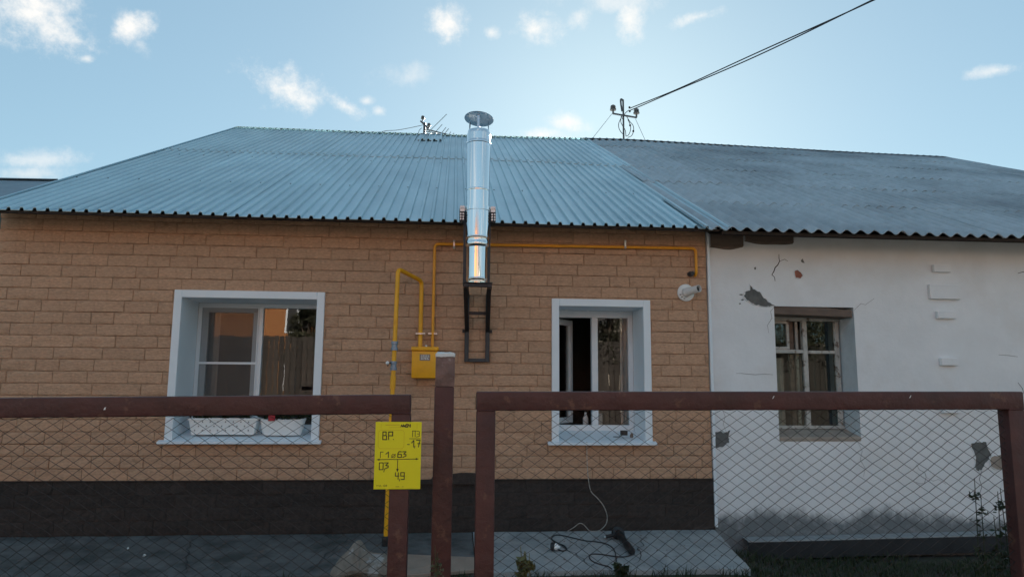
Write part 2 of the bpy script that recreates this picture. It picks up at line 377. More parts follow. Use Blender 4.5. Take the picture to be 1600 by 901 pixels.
def courses(z0, z1, h, x0, x1, holes, seed):
    rng = random.Random(seed); out = []; n = round((z1-z0)/h); prev = []
    for k in range(n):
        za = z0+(z1-z0)*k/n; zb = z0+(z1-z0)*(k+1)/n; x = x0-rng.uniform(0, .3); cur = []
        while x < x1:
            w = rng.choice((.215, .265, .32, .38, .38, .42))
            if any(abs(x+w-p) < .045 for p in prev): w += .075
            cur.append(x+w); r = [(max(x, x0), min(x+w, x1), za, zb)]
            for hol in holes: r = [q for p in r for q in clip(p, hol)]
            out += [q for q in r if q[1]-q[0] > .015]; x += w
        prev = cur
    return out
PLT = .492
def lay(rects, m, parent, name, rest, limit, depth):
    def seen(r):
        a = proj((r[0], 0, r[3])); b = proj((r[1], 0, r[2])); return max(0, min(b[0], 1600)-max(a[0], 0))*max(0, min(b[1], 900)-max(a[1], 0))
    rects = sorted(rects, key=seen, reverse=True); cache = {}; far = MB()
    for i, (x0, x1, z0, z1) in enumerate(rects):
        w, h = x1-x0, z1-z0; key = (round(w, 3), round(h, 3), i % 5 if w in (.215,.265,.32,.38,.42) else i)
        if i >= limit or seen((x0,x1,z0,z1)) == 0:
            vs, fs = piece_mesh(w, h, i % 37, depth); far.add([(x+x0, y, z+z0) for x, y, z in vs], fs); continue
        if key not in cache:
            vs, fs = piece_mesh(w, h, i % 37, depth); o = MB().add(vs, fs).build(name, m, None, smooth=True); cache[key] = o.data
        else:
            o = bpy.data.objects.new(name, cache[key]); COL.objects.link(o)
        o.location = (x0, 0, z0); o.parent = parent; o.matrix_parent_inverse = Matrix.Translation(-Vector(house.location) if parent is house else (0,0,0))
    if far.v: stuff(far.build(rest, m, parent, smooth=True))
holes = [(WL[0]-.045, WL[1]+.045, WL[2]-.02, WL[3]+.045), (WR[0]-.045, WR[1]+.045, WR[2]-.02, WR[3]+.045)]
lay(courses(PLT, WTOP, .117, XL, XM-.005, holes, 5), 'brick', wall, 'brick', 'brick_remainder', 300, .011)
plinth = MB().box(XL, XM-.003, -.012, .007, -.02, PLT-.003).build('plinth', 'stone', house)
def lay_plinth():
    for i, (x0, x1, z0, z1) in enumerate(courses(0, PLT, .123, XL, XM-.003, [], 9)):
        vs, fs = piece_mesh(x1-x0, z1-z0, i+50, .0065); o = MB().add([(x, y-.012, z) for x, y, z in vs], fs).build('plinth_stone', 'stone', None, smooth=True)
        o.location = (x0, 0, z0); o.parent = plinth
lay_plinth()
MB().box(XL, XM-.004, -.034, -.0, PLT-.001, PLT+.006).build('plinth_trim', 'stone', house)
cs = MB().box(XM+.001, XM+.03, -.032, .05, .02, 3.13).build('corner_strip', 'flash', house, bevel=.004)

def reveal_frame(w, parent, depth, tw=.076, sill_over=.055, sill_z=None, side=.0):
    x0, x1, z0, z1 = w; t = .004
    b = MB(); yf = -.036
    b.box(x0-tw, x0, yf, .0, z0-.01, z1+tw); b.box(x1, x1+tw, yf, .0, z0-.01, z1+tw); b.box(x0, x1, yf, .0, z1, z1+tw)
    b.build('trim', 'flash', parent, bevel=.004)
    b = MB(); b.box(x0-.018, x0, .0005, depth, z0-.05, z1); b.box(x1, x1+.018, .0005, depth, z0-.05, z1); b.box(x0-.018, x1+.018, .0005, depth, z1+.0005, z1+.019)
    b.build('reveal', 'flash', parent)
    b = MB(); zb = z0+.075; zf = z0-.022
    q = [(x0, depth, zb), (x1, depth, zb), (x1, -.036, z0-.003), (x0, -.036, z0-.003)]
    b.add(q+[(x, y, z-.004) for x, y, z in q], [(0,1,2,3),(7,6,5,4),(0,3,7,4),(1,5,6,2),(0,4,5,1),(2,6,7,3)])
    xa, xb = x0-tw-.045, x1+tw+.03
    q = [(xa, -.037, z0-.004), (xb, -.037, z0-.004), (xb, -.037-sill_over, zf+.004), (xa, -.037-sill_over, zf+.004)]
    q2 = [(x, y, z-.022) for x, y, z in q]
    b.add(q+q2, [(0,1,2,3),(7,6,5,4),(0,3,7,4),(1,5,6,2),(0,4,5,1),(2,6,7,3)])
    b.build('sill', 'flash', parent, bevel=.0015)
def sash_frame(x0, x1, y, z0, z1, w, d, parent, name='sash', m='pvc'):
    b = MB(); b.box(x0, x1, y, y+d, z1-w, z1); b.box(x0, x1, y, y+d, z0, z0+w); b.box(x0, x0+w, y, y+d, z0+w, z1-w); b.box(x1-w, x1, y, y+d, z0+w, z1-w)
    return b.build(name, m, parent, bevel=.004)
def pane(x0, x1, y, z0, z1, parent, g=GLASS): return MB().box(x0, x1, y, y+.004, z0, z1).build('pane', g, parent)
def room(x0, x1, z0, z1, y0, y1, parent, m='room'):
    b = MB(); X0, X1, Z0, Z1 = x0-.9, x1+.7, .1, 2.75
    b.add([(X0,y0,Z0),(X1,y0,Z0),(X1,y1,Z0),(X0,y1,Z0),(X0,y0,Z1),(X1,y0,Z1),(X1,y1,Z1),(X0,y1,Z1)], [(0,1,2,3),(4,7,6,5),(1,5,6,2),(2,6,7,3),(3,7,4,0)])
    return b.build('room', m, parent, fix=False)
def curtain(x0, x1, y, z0, z1, parent, m='curtain', amp=.02, freq=55):
    n = max(6, int((x1-x0)/.012)); vs = []
    for j in range(2):
        for i in range(n+1):
            x = x0+(x1-x0)*i/n; vs.append((x, y+amp*math.sin(x*freq+j)+amp*.5*math.sin(x*freq*2.3), (z0, z1)[j]))
    return MB().add(vs, [(i, i+1, n+2+i, n+1+i) for i in range(n)]).build('curtain', m, parent, smooth='all', fix=False)
# left window: fixed screen half and a plain half
def left_window():
    x0, x1, z0, z1 = WL; d = .44; zb = z0+.055
    f = MB(); f.box(x0, x1, d, d+.07, z1-.045, z1-.0005); f.box(x0, x1, d, d+.07, zb, zb+.06); f.box(x0+.0005, x0+.05, d, d+.07, zb+.06, z1-.045); f.box(x1-.05, x1-.0005, d, d+.07, zb+.06, z1-.045)
    xm = P(406, 520, d).x; f.box(xm-.026, xm+.026, d, d+.07, zb+.06, z1-.045)
    w = f.build('window', 'pvc', house, bevel=.003); w['label'] = 'two-part white plastic window with an insect net on its left half'
    reveal_frame(WL, w, d)
    a, c = x0+.045, xm-.02
    sash_frame(a, c, d+.012, zb+.05, z1-.04, .058, .05, w); pane(a+.055, c-.055, d+.03, zb+.1, z1-.09, w)
    sc = MB(); sc.box(a-.012, c+.004, d-.014, d-.004, z1-.052, z1-.04); sc.box(a-.012, c+.004, d-.014, d-.004, zb+.052, zb+.066)
    sc.box(a-.012, a+.0, d-.014, d-.004, zb+.066, z1-.052); sc.box(c-.008, c+.004, d-.014, d-.004, zb+.066, z1-.052); zm = P(350, 567, d).z; sc.box(a, c-.008, d-.014, d-.004, zm-.012, zm+.012)
    s = sc.build('screen_frame', 'pvc', w, bevel=.002)
    MB().add([(a, d-.009, zb+.06), (c-.006, d-.009, zb+.06), (c-.006, d-.009, z1-.05), (a, d-.009, z1-.05)], [(0,1,2,3)]).build('insect_net', NET, w, fix=False)
    pane(xm+.03, x1-.055, d+.03, zb+.055, z1-.05, w)
    room(x0, x1, z0, z1, .562, 3.6, w)
    curtain(x0-.05, x0+.17, .64, .9, 2.3, w); 
    MB().box(x0-.1, x1+.1, .562, .82, .86, .89).build('inner_sill', 'pvc', w)
left_window()
def right_window():
    x0, x1, z0, z1 = WR; d = .40; zb = z0+.062
    xm = P(929.5, 560, d).x
    f = MB(); f.box(x0, x1, d, d+.07, z1-.075, z1-.0005); f.box(x0, x1, d, d+.07, zb, zb+.07); f.box(x0+.0005, x0+.03, d, d+.07, zb+.07, z1-.075); f.box(x1-.055, x1-.0005, d, d+.07, zb+.07, z1-.075); f.box(xm-.034, xm+.034, d, d+.07, zb+.07, z1-.075)
    w = f.build('window', 'pvc', house, bevel=.003); w['label'] = 'white plastic window with its left sash opened inwards'
    reveal_frame(WR, w, d)
    pane(xm+.03, x1-.05, d+.03, zb+.065, z1-.07, w)
    sw = xm-.03-(x0+.03); piv = (x0+.035, d+.06, 0); zc0, zc1 = zb+.075, z1-.08
    ang = R(52)
    sx = MB(); wf = .062
    for a, b_, c, e in ((0, sw, zc1-wf, zc1), (0, sw, zc0, zc0+wf), (0, wf, zc0+wf, zc1-wf), (sw-wf, sw, zc0+wf, zc1-wf)): sx.box(a, b_, 0, .055, c, e)
    s = sx.build('open_sash', 'pvc', w, bevel=.004); p = MB().box(wf-.005, sw-wf+.005, .025, .03, zc0+wf-.005, zc1-wf+.005).build('pane', GLASS, w)
    for o in (s, p): o.location = piv; o.rotation_euler = (0, 0, ang)
    v = MB()
    for px in (885, 918): 
        q = P(px, 484, d); v.tube([(q.x, d-.012, q.z), (q.x, d+.002, q.z)], .017, 12)
    v.build('drain_cap', 'whiteplastic', w)
    room(x0, x1, z0, z1, .562, 3.4, w)
    curtain(x1-.085, x1+.05, .66, .85, 2.35, w); curtain(xm+.02, xm+.14, .68, .85, 1.12, w)
    MB().box(x0-.1, x1+.1, .562, .8, .88, .91).build('inner_sill', 'pvc', w)
right_window()
# eaves
MB().box(XL-.02, XM+.0, -.40, -.37, 2.985, 3.012).build('eave_batten', 'darkwood', house)

# metal roof: ribbed sheets in two rows
PITCHX = .115
roof = MB().add([(XL+.05, EAVE_Y+.03, EAVE_Z-.02), (2.55, EAVE_Y+.03, EAVE_Z-.02), (2.55, RIDGE_Y, ridge_z(2.55)-.07), (XL+.05, RIDGE_Y, ridge_z(XL)-.07)], [(0,1,2,3)])
for bx in (XL+.05,):
    pass
roofp = roof.build('roof', 'darkwood', house, fix=False)
def ribs(nr):
    out = []
    for i in range(nr):
        o = i*PITCHX; out += [(o, 0), (o+.074, 0), (o+.083, .027), (o+.106, .027)]
    return out+[(nr*PITCHX, 0), (nr*PITCHX+.004, 0)]
def metal_sheet(x0, nr, ya, yb, lift, skew=0, parent=roofp, yb_at=None):
    pr = [(a, h) for a, h in ribs(nr)]; vs = []; ny = 6
    for j in range(ny+1):
        for a, h in pr:
            x = x0+a; y = ya(x)+((yb(x))-ya(x))*j/ny
            vs.append((x, y, roof_z(x, y)+h+lift+.004*noise.noise((x*1.1, y*.8, 3))))
    n = len(pr); fs = [(j*n+i, j*n+i+1, (j+1)*n+i+1, (j+1)*n+i) for j in range(ny) for i in range(n-1)]
    k = len(vs); vs += [(x, y+.002, z-.006) for x, y, z in vs[:n]]; fs += [(k+i, k+i+1, i+1, i) for i in range(n-1)]
    return MB().add(vs, fs).build('roof_sheet', 'metalroof', parent, fix=False)
def roofhit(px, py):
    lo, hi = -.4, 9.0
    d = ray(px, py)
    for _ in range(40):
        y = (lo+hi)/2; p = EYE+d*((y-EYE.y)/d.y)
        if p.z < roof_z(p.x, y): hi = y     # sight line already under the roof
        else: lo = y
    return p
_ol = [roofhit(a, b) for a, b in ((345,238.5),(500,243),(620,246.5),(745,250),(860,255),(978,261.5))]
def lap(x):
    if x <= _ol[0].x: return _ol[0].y
    for a, c in zip(_ol, _ol[1:]):
        if x <= c.x: return a.y+(c.y-a.y)*(x-a.x)/(c.x-a.x)
    return _ol[-1].y
def metal_roof():
    x = XL+.005; k = 0; rng = random.Random(2)
    while x < 2.5:
        nr = 10 if x+1.15 < 2.82 else max(2, int((2.82-x)/PITCHX)); dy = rng.uniform(-.012, .012)
        metal_sheet(x, nr, lambda q: EAVE_Y+dy, lambda q: lap(q)+.12, .002+.0025*(k % 2))
        metal_sheet(x, nr, lambda q: lap(q)+dy, lambda q: RIDGE_Y-.02, .012+.0025*(k % 2))
        x += nr*PITCHX; k += 1
    a = roofhit(652, 221); metal_sheet(a.x, 4, lambda q: a.y, lambda q: RIDGE_Y, .04)
metal_roof()
def screws():
    b = MB()
    for yy, lift in ((1.1, .012), (3.1, .012), (6.2, .022)):
        x = XL+.005+.097
        while x < 2.45:
            z = roof_z(x, yy)+lift+.018; b.add([(x+.008*math.cos(k), yy+.008*math.sin(k), z) for k in (0,1.05,2.1,3.14,4.19,5.24)]+[(x+.006*math.cos(k), yy+.006*math.sin(k), z+.007) for k in (0,1.05,2.1,3.14,4.19,5.24)], [(6,7,8,9,10,11)]+[(k, (k+1) % 6, (k+1) % 6+6, k+6) for k in range(6)]); x += .345
    stuff(b.build('roof_screw', 'mast', roofp))
screws()
def ridge_cap(xa, xb, parent, m, w=.16):
    n = 16; vs = []
    for i in range(n+1):
        x = xa+(xb-xa)*i/n; z = ridge_z(x)
        vs += [(x, RIDGE_Y-w, z-w*.47+.025), (x, RIDGE_Y-w*.15, z), (x, RIDGE_Y+w*.15, z), (x, RIDGE_Y+w, z-w*.47+.025)]
    MB().add(vs, [(i*4+j, (i+1)*4+j, (i+1)*4+j+1, i*4+j+1) for i in range(n) for j in range(3)]).build('ridge_cap', m, parent, fix=False)
ridge_cap(XL-.02, 2.75, roofp, 'metalroof')
def rear_slope(xa, xb, parent, m):
    MB().add([(xa, RIDGE_Y, ridge_z(xa)-.03), (xb, RIDGE_Y, ridge_z(xb)-.03), (xb, 14.6, 2.95), (xa, 14.6, 2.95)], [(0,1,2,3)]).build('rear_slope', m, parent, fix=False)
rear_slope(XL, 2.75, roofp, 'metalroof')
b = MB(); b.bar((XL-.012, EAVE_Y, roof_z(XL, EAVE_Y)-.03), (XL-.012, RIDGE_Y, ridge_z(XL)-.045), .02, .09); b.build('verge_board', 'metalroof', roofp)

# ------------------------------------------------------------------ the plastered house
old = thing('plastered_house', (6, .05, 0), 'old white plastered house half under a wavy grey slate roof', 'house')
OY = .05; WO = (3.44, 4.335, .96, 2.265)
def old_wall():
    b = MB(); Y0, Y1 = OY, .6
    b.box(XM+.031, WO[0], Y0, Y1, -.35, 3.17); b.box(WO[1], XR, Y0, Y1, -.35, 3.17); b.box(WO[0], WO[1], Y0, Y1, -.35, WO[2]-.09); b.box(WO[0], WO[1], Y0, Y1, WO[3]+.02, 3.17)
    return b.build('wall', 'plaster', old)
owall = old_wall()
def splash_stain(m):                          # damp splash stain along the foot of the wall, with a ragged upper edge
    nt = m.node_tree; N = nt.nodes; L = nt.links; b = N['Principled BSDF']; src = b.inputs['Base Color'].links[0].from_socket
    tc = N.new('ShaderNodeTexCoord'); sp = N.new('ShaderNodeSeparateXYZ'); L.new(tc.outputs['Object'], sp.inputs[0])
    def nz(sc, st):
        mp = N.new('ShaderNodeMapping'); mp.inputs['Scale'].default_value = st; L.new(tc.outputs['Object'], mp.inputs[0])
        n = N.new('ShaderNodeTexNoise'); n.inputs['Scale'].default_value = sc; n.inputs['Detail'].default_value = 8; n.inputs['Roughness'].default_value = .7; L.new(mp.outputs[0], n.inputs['Vector']); return n.outputs[0]
    def M(op, a, c, e=None):
        n = N.new('ShaderNodeMath'); n.operation = op
        for k, v in enumerate((a, c, e)):
            if v is None: continue
            if isinstance(v, (int, float)): n.inputs[k].default_value = v
            else: L.new(v, n.inputs[k])
        return n.outputs[0]
    edge = M('MULTIPLY_ADD', nz(2.6, (1, 1, .6)), .34, -.02)
    edge = M('ADD', edge, M('MULTIPLY_ADD', nz(13, (1, 1, .5)), .14, -.07))
    edge = M('SUBTRACT', edge, M('MULTIPLY', M('MAXIMUM', M('SUBTRACT', sp.outputs[0], 4.6), 0), .07))
    f = N.new('ShaderNodeMapRange'); f.interpolation_type = 'SMOOTHSTEP'; L.new(M('SUBTRACT', edge, sp.outputs[2]), f.inputs[0]); f.inputs[1].default_value = -.05; f.inputs[2].default_value = .10; f.inputs[4].default_value = .95
    fl = N.new('ShaderNodeMapRange'); L.new(nz(9, (1, 1, 1)), fl.inputs[0]); fl.inputs[1].default_value = .5; fl.inputs[2].default_value = .68
    cm = N.new('ShaderNodeMix'); cm.data_type = 'RGBA'; L.new(fl.outputs[0], cm.inputs[0]); cm.inputs[6].default_value = (.14,.16,.17,1); cm.inputs[7].default_value = (.27,.29,.30,1)
    mx = N.new('ShaderNodeMix'); mx.data_type = 'RGBA'; L.new(f.outputs[0], mx.inputs[0]); L.new(src, mx.inputs[6]); L.new(cm.outputs[2], mx.inputs[7]); L.new(mx.outputs[2], b.inputs['Base Color'])
    return m
owall.data.materials[0] = splash_stain(MT['plaster'].copy())
gp = [(.6, -.35), (14.2, -.35), (14.2, 3.0), (RIDGE_Y, ridge_z(XR)-.12), (.6, 3.25)]
MB().add([(XR-.3, y, z) for y, z in gp]+[(XR, y, z) for y, z in gp], [(0,1,2,3,4),(9,8,7,6,5)]+[(i, (i+1) % 5, (i+1) % 5+5, i+5) for i in range(5)]).build('gable_wall', 'plaster', old)
MB().box(XM, XR-.3, 13.9, 14.2, -.35, 3.0).build('rear_wall', 'plaster', old)
def jag(pts, amp, sub, seed):
    out = []; rng = random.Random(seed); n = len(pts)
    for i in range(n):
        a, c = Vector(pts[i]), Vector(pts[(i+1) % n])
        for k in range(sub):
            t = k/sub; p = a+(c-a)*t; out.append((p.x+rng.uniform(-amp, amp)*(k > 0), p.y+rng.uniform(-amp, amp)*(k > 0)))
    return out
def patch(pxs, m, name='plaster_patch', amp=.007, sub=4, t=.003, seed=1, y=OY, label=None):
    pts = [(lambda q: (q.x, q.z))(P(a, b, y)) for a, b in pxs]; poly = jag(pts, amp, sub, seed)
    o = MB().prism(poly, y-t, y-.0006).build(name, m, owall)
    bm = bmesh.new(); bm.from_mesh(o.data); bmesh.ops.triangulate(bm, faces=[f for f in bm.faces if len(f.verts) > 4]); bm.to_mesh(o.data); bm.free()
    if label: o['label'] = label
    if sub > 1:
        cx_ = sum(p[0] for p in poly)/len(poly); cz_ = sum(p[1] for p in poly)/len(poly); rng = random.Random(seed+50); n = len(poly)
        a = [Vector(p) for p in poly]; nr = []
        for k in range(n):
            d = a[(k+1) % n]-a[k-1]; q = Vector((d.y, -d.x)); q = q.normalized() if q.length > 1e-6 else Vector((0, 0)); q = q if q.dot(a[k]-Vector((cx_, cz_))) > 0 else -q
            nr.append(q)
        vs = []
        for k in range(n):
            p = a[k]+nr[k]*.0005; e = a[k]+nr[k]*rng.uniform(.004, .016); t1 = rng.uniform(.007, .016)
            vs += [(p.x, y-.0005, p.y), (p.x, y-t-t1*.5, p.y), ((p.x+e.x)/2, y-t-t1*.7, (p.y+e.y)/2), (e.x, y-.0005, e.y)]
        MB().add(vs, [(4*k+h, 4*((k+1) % n)+h, 4*((k+1) % n)+h+1, 4*k+h+1) for k in range(n) for h in range(3)]).build('broken_edge', 'plaster', owall)
    return o
patch([(1162,463),(1166,455),(1172,453),(1171,445),(1176,452),(1187,456),(1193,466),(1200,472),(1211,478),(1200,478),(1188,478),(1176,474),(1167,469)], 'cement', seed=3, label='grey cement smear beside the window lintel')
for a, c, s in ((1158,460,4),(1160,468,3),(1156,474,2)): patch([(a-s,c),(a,c-1),(a+s,c),(a,c+1.5)], 'cement', amp=.002, sub=1, t=.003)
patch([(1241,424),(1246,422),(1251,426),(1254,431),(1250,435),(1243,434)], 'redbrick', seed=5, amp=.004, label='small spot of bare red brick')
patch([(1251,407),(1254,404),(1257,411),(1253,410)], 'cement', amp=.002, sub=1)
patch([(1178,418),(1181,417),(1181,421),(1179,421)], 'cement', amp=.001, sub=1)
patch([(1117,675),(1124,673),(1132,676),(1141,672),(1138,680),(1139,690),(1134,694),(1128,698),(1118,699)], 'cement', seed=8, label='grey bare patch beside the white corner strip')
patch([(1516,694),(1524,690),(1534,691),(1540,690),(1543,700),(1548,709),(1546,717),(1538,724),(1534,733),(1527,735),(1523,730),(1524,715),(1521,704)], 'cement', seed=9, label='grey bare patch near the right fence post')
patch([(1546,713),(1560,711),(1578,708),(1592,710),(1592,730),(1575,733),(1558,733),(1547,727)], 'sandplaster', seed=10, t=.004, label='brownish patch where the plaster has fallen')
def crack(pxs, w=.004, y=OY):
    pts = [P(a, b, y) for a, b in pxs]; n = len(pts); vs = []
    for i, p in enumerate(pts):
        ww = w*(.35+.65*math.sin(math.pi*(i+.5)/n)); d = (pts[min(i+1, n-1)]-pts[max(i-1, 0)]); nrm = Vector((-d.z, 0, d.x)).normalized()
        vs += [(p.x+nrm.x*ww/2, y-.0018, p.z+nrm.z*ww/2), (p.x-nrm.x*ww/2, y-.0018, p.z-nrm.z*ww/2)]
    MB().add(vs, [(2*i, 2*i+1, 2*i+3, 2*i+2) for i in range(n-1)]).build('crack', 'darkledge', owall)
crack([(1217,397),(1217,403),(1218,408),(1215,414),(1211,418),(1209,424),(1206,429),(1210,433),(1211,439)], .011)
crack([(1150,583),(1158,583),(1168,584),(1180,585),(1195,584),(1208,585)], .004)
crack([(1432,725),(1436,733),(1445,738),(1447,745),(1444,755),(1436,755),(1430,752)], .005)
crack([(1590,597),(1597,606),(1600,615)], .006); crack([(1590,427),(1597,425),(1604,425)], .007); crack([(1560,554),(1575,555),(1590,557)], .004)
crack([(1211,478),(1204,486),(1206,497),(1199,508),(1201,520)], .0035); crack([(1334,485),(1345,474),(1352,476),(1366,466)], .003)
crack([(1340,690),(1347,704),(1344,718),(1352,731),(1349,744)], .0035); crack([(1534,735),(1530,748),(1534,760),(1529,775)], .006); crack([(1447,745),(1458,751),(1466,748),(1478,756)], .003)
crack([(1218,408),(1226,405),(1231,408)], .005); crack([(1129,640),(1133,650),(1130,662),(1134,673)], .003)
for (a, c, e, f) in ((1449,414,1482,426),(1443,445,1497,468),(1455,486,1490,498),(1461,559,1493,571),(1463,636,1497,645)):
    p = P(a+3, c, OY); q = P(e, f, OY); dd = .045
    o = MB().box(p.x+.02, q.x, OY-dd, OY-.0006, q.z, p.z).build('plaster_block', 'plaster', owall, bevel=.004)
lt = [(x, -.105+.045*min(1, max(0, (x-3.2)/3.2))) for x in [3.0+.3*i for i in range(26)]]
b = MB(); vs = []
for x, z in lt: vs += [(x, OY-.0095, z+.012), (x, OY-.14, z), (x, OY-.142, z-.012), (x, OY-.14, z-.18+.004*(x-3))]
b.add(vs, [(4*i+j, 4*i+j+1, 4*i+j+5, 4*i+j+4) for i in range(len(lt)-1) for j in range(2)]).build('foundation_ledge', 'ledge', old)
MB().add([v for i in range(len(lt)) for v in (vs[4*i+2], vs[4*i+3])], [(2*i, 2*i+1, 2*i+3, 2*i+2) for i in range(len(lt)-1)]).build('foundation_face', 'darkledge', old)
# old window
def old_window():
    x0, x1, z0, z1 = WO; d = .33; zb = .975; zt = z1-.06
    X = lambda px: P(px, 580, d).x
    f = MB(); t = .045
    f.box(x0+.001, x1-.001, d, d+.06, zt-.05, zt); f.box(x0+.001, x1-.001, d, d+.06, zb, zb+.035)
    f.box(x0+.001, x0+.028, d, d+.06, zb+.035, zt-.05); f.box(x1-.075, x1-.02, d, d+.06, zb+.035, zt-.05)
    w = f.build('window', 'oldwood', old, bevel=.004); w['label'] = 'old four-pane wooden window with flaking white paint'
    xm = X(1260); ztr = P(1260, 549, d).z
    MB().box(xm-.026, xm+.026, d-.004, d+.055, zb+.036, zt-.051).build('mullion', 'oldwood', w, bevel=.004)
    MB().box(x0+.03, xm-.0265, d-.006, d+.05, ztr-.02, ztr+.02).build('transom', 'oldwood', w, bevel=.004)
    MB().box(xm+.0265, x1-.076, d-.006, d+.05, ztr-.022, ztr+.012).build('transom', 'oldwood', w, bevel=.004)
    xf = X(1236)
    sash_frame(x0+.03, xf, d+.002, ztr+.022, zt-.052, .03, .04, w, 'vent_sash', 'oldwood')
    MB().box(X(1240), X(1247), d+.075, d+.12, zb, zt-.05).build('inner_post', 'barewood', w)
    MB().box(X(1250), X(1254), d+.07, d+.1, zb, zt-.05).build('inner_post', 'oldwood', w)
    for a, c, e, g in ((x0+.06, xf-.03, ztr+.05, zt-.08), (xm+.026, x1-.075, ztr+.011, zt-.05), (x0+.028, xm-.026, zb+.035, ztr-.02), (xm+.026, x1-.075, zb+.035, ztr-.022)): pane(a, c, d+.025, e, g, w, OLDGLASS)
    MB().box(x0+.0, x1-.0, d+.001, .6, zt+.001, z1+.019).build('head_infill', 'barewood', w)
    lp = [(x0-.0, z1-.0), (x0-.0, z1-.066), (x1-.02, z1-.085), (x1+.02, z1-.062), (x1-.01, z1-.02), (x0+.35, z1+.012)]
    MB().prism([(x0+.004, z1-.062), (x1-.012, z1-.085), (x1-.012, z1-.012), (x0+.6, z1+.015), (x0+.004, z1+.015)], OY+.012, OY+.27).build('lintel_board', 'barewood', w, bevel=.004)
    # sloped clay sill
    q = [(x0, d, zb-.0), (x1, d, zb-.0), (x1, OY-.012, z0-.05), (x0, OY-.012, z0-.05)]
    b = MB().add(q+[(x, y, z-.045) for x, y, z in q], [(0,1,2,3),(7,6,5,4),(0,3,7,4),(1,5,6,2),(0,4,5,1),(2,6,7,3)]).build('sill', 'sandplaster', w, bevel=.008)
    MB().add([(x1-.0006, OY, zb-.1), (x1-.0006, d+.1, zb-.1), (x1-.0006, d+.1, z1-.05), (x1-.0006, OY, z1-.05), (x1-.004, OY, zb-.1), (x1-.004, d+.1, zb-.1), (x1-.004, d+.1, z1-.05), (x1-.004, OY, z1-.05)], [(0,1,2,3),(4,5,6,7),(0,1,5,4),(3,2,6,7)]).build('reveal_lining', 'greyplaster', w)
    room(x0, x1, z0, z1, .602, 3.2, w)
    curtain(x0-.05, X(1238), .55, .95, 1.75, w, amp=.012); curtain(X(1268), X(1290), .7, 1.1, 2.1, w, m='room')
old_window()
MB().box(XM+.032, XR, -.38, -.34, 2.965, 3.0).build('eave_batten', 'darkwood', old)
b = MB()
rng = random.Random(12)
for (pa, pb, zz) in ((1109,1160,385),(1163,1238,377),(1505,1570,368)):
    a = P(pa, zz, OY); c = P(pb, zz, OY); vs = []; n = 14
    b2 = MB()
    for i in range(n+1):
        x = a.x+(c.x-a.x)*i/n; z = a.z+.03*noise.noise((x*4, 1, 7))-.02*math.sin(math.pi*i/n)
        vs += [(x, OY-.03, z), (x, OY-.034, 3.15), (x, OY, z-.01)]
    MB().add(vs, [(3*i, 3*i+1, 3*i+4, 3*i+3) for i in range(n)]+[(3*i+2, 3*i, 3*i+3, 3*i+5) for i in range(n)]).build('wall_plate', 'barewood', old)
# slate roof
sroof = MB().add([(2.6, EAVE_Y+.06, EAVE_Z-.05), (XR+.1, EAVE_Y+.06, EAVE_Z-.05), (XR+.1, RIDGE_Y, ridge_z(XR)-.09), (2.6, RIDGE_Y, ridge_z(2.6)-.09)], [(0,1,2,3)]).build('roof', 'darkwood', old, fix=False)
def slate_sheet(x0, x1, y0, y1, lift, seed):
    rng = random.Random(seed); tilt = rng.uniform(-.008, .008); nx = int(round((x1-x0)/.15*8)); vs = []; ny = 3
    for j in range(ny+1):
        for i in range(nx+1):
            x = x0+(x1-x0)*i/nx; y = y0+(y1-y0)*j/ny
            vs.append((x, y, roof_z(x, y, EAVE_Z-.018)+.021*math.cos((x-2.5)*2*math.pi/.15)+.022+lift*(1-j/ny)+tilt*(i/nx-.5)))
    n = nx+1; fs = [(j*n+i, j*n+i+1, (j+1)*n+i+1, (j+1)*n+i) for j in range(ny) for i in range(nx)]
    k = len(vs); vs += [(x, y+.001, z-.008) for x, y, z in vs[:n]]; fs += [(k+i, k+i+1, i+1, i) for i in range(nx)]
    k = len(vs); vs += [(vs[j*n][0], vs[j*n][1], vs[j*n][2]-.008) for j in range(ny+1)]; fs += [(k+j, j*n, (j+1)*n, k+j+1) for j in range(ny)]
    MB().add(vs, fs).build('slate_sheet', 'slate', sroof, smooth=True, fix=False)
def slates():
    rows = 6; L = (RIDGE_Y-EAVE_Y-.01)/rows; k = 0; rng = random.Random(4)
    for j in range(rows):
        x = 2.5+.055*j
        while x < XR+.1:
            x2 = min(x+1.05, XR+.12); k += 1
            if XR+.12-x2 < .3: x2 = XR+.12
            slate_sheet(x, x2+.06, EAVE_Y+j*L-.01+rng.uniform(-.015, .015), EAVE_Y+(j+1)*L+.1, .007+.004*(k % 3), k); x = x2
slates()
ridge_cap(2.7, XR+.16, sroof, 'slate', .2)
rear_slope(2.75, XR, sroof, 'slate')

# ------------------------------------------------------------------ neighbour beyond the left verge
def neighbour():
    y = 13.0; a = P(-40, 287, y); c = P(90, 281, y); e = P(99, 286, y-.3)
    t = thing('neighbour_house', ((a.x+c.x)/2-4, 15, -.3), 'neighbouring house with a dark ridge on its grey roof behind the left gable', 'house')
    z = (a.z+c.z)/2; xa, xb = -26, c.x
    MB().add([(xa, y, a.z), (xb, y, c.z), (e.x+.1, 9.4, c.z-1.75), (xa, 9.4, a.z-1.75), (xa, 17, z-1.9), (xb, 17, z-1.9)], [(0,1,2,3),(0,4,5,1)]).build('roof', 'neighbourroof', t, fix=False)
    MB().add([(xa, y-.25, a.z-.07), (xb-.05, y-.25, c.z-.07), (xb, y, c.z+.03), (xa, y, a.z+.03), (xa, y+.3, z-.1), (xb, y+.3, z-.1)], [(0,1,2,3),(3,2,5,4)]).build('ridge_cap', 'tile', t, fix=False)
    MB().box(xa+.4, xb-.5, 9.9, 16.6, -.3, z-1.75).build('wall', 'plaster', t)
neighbour()

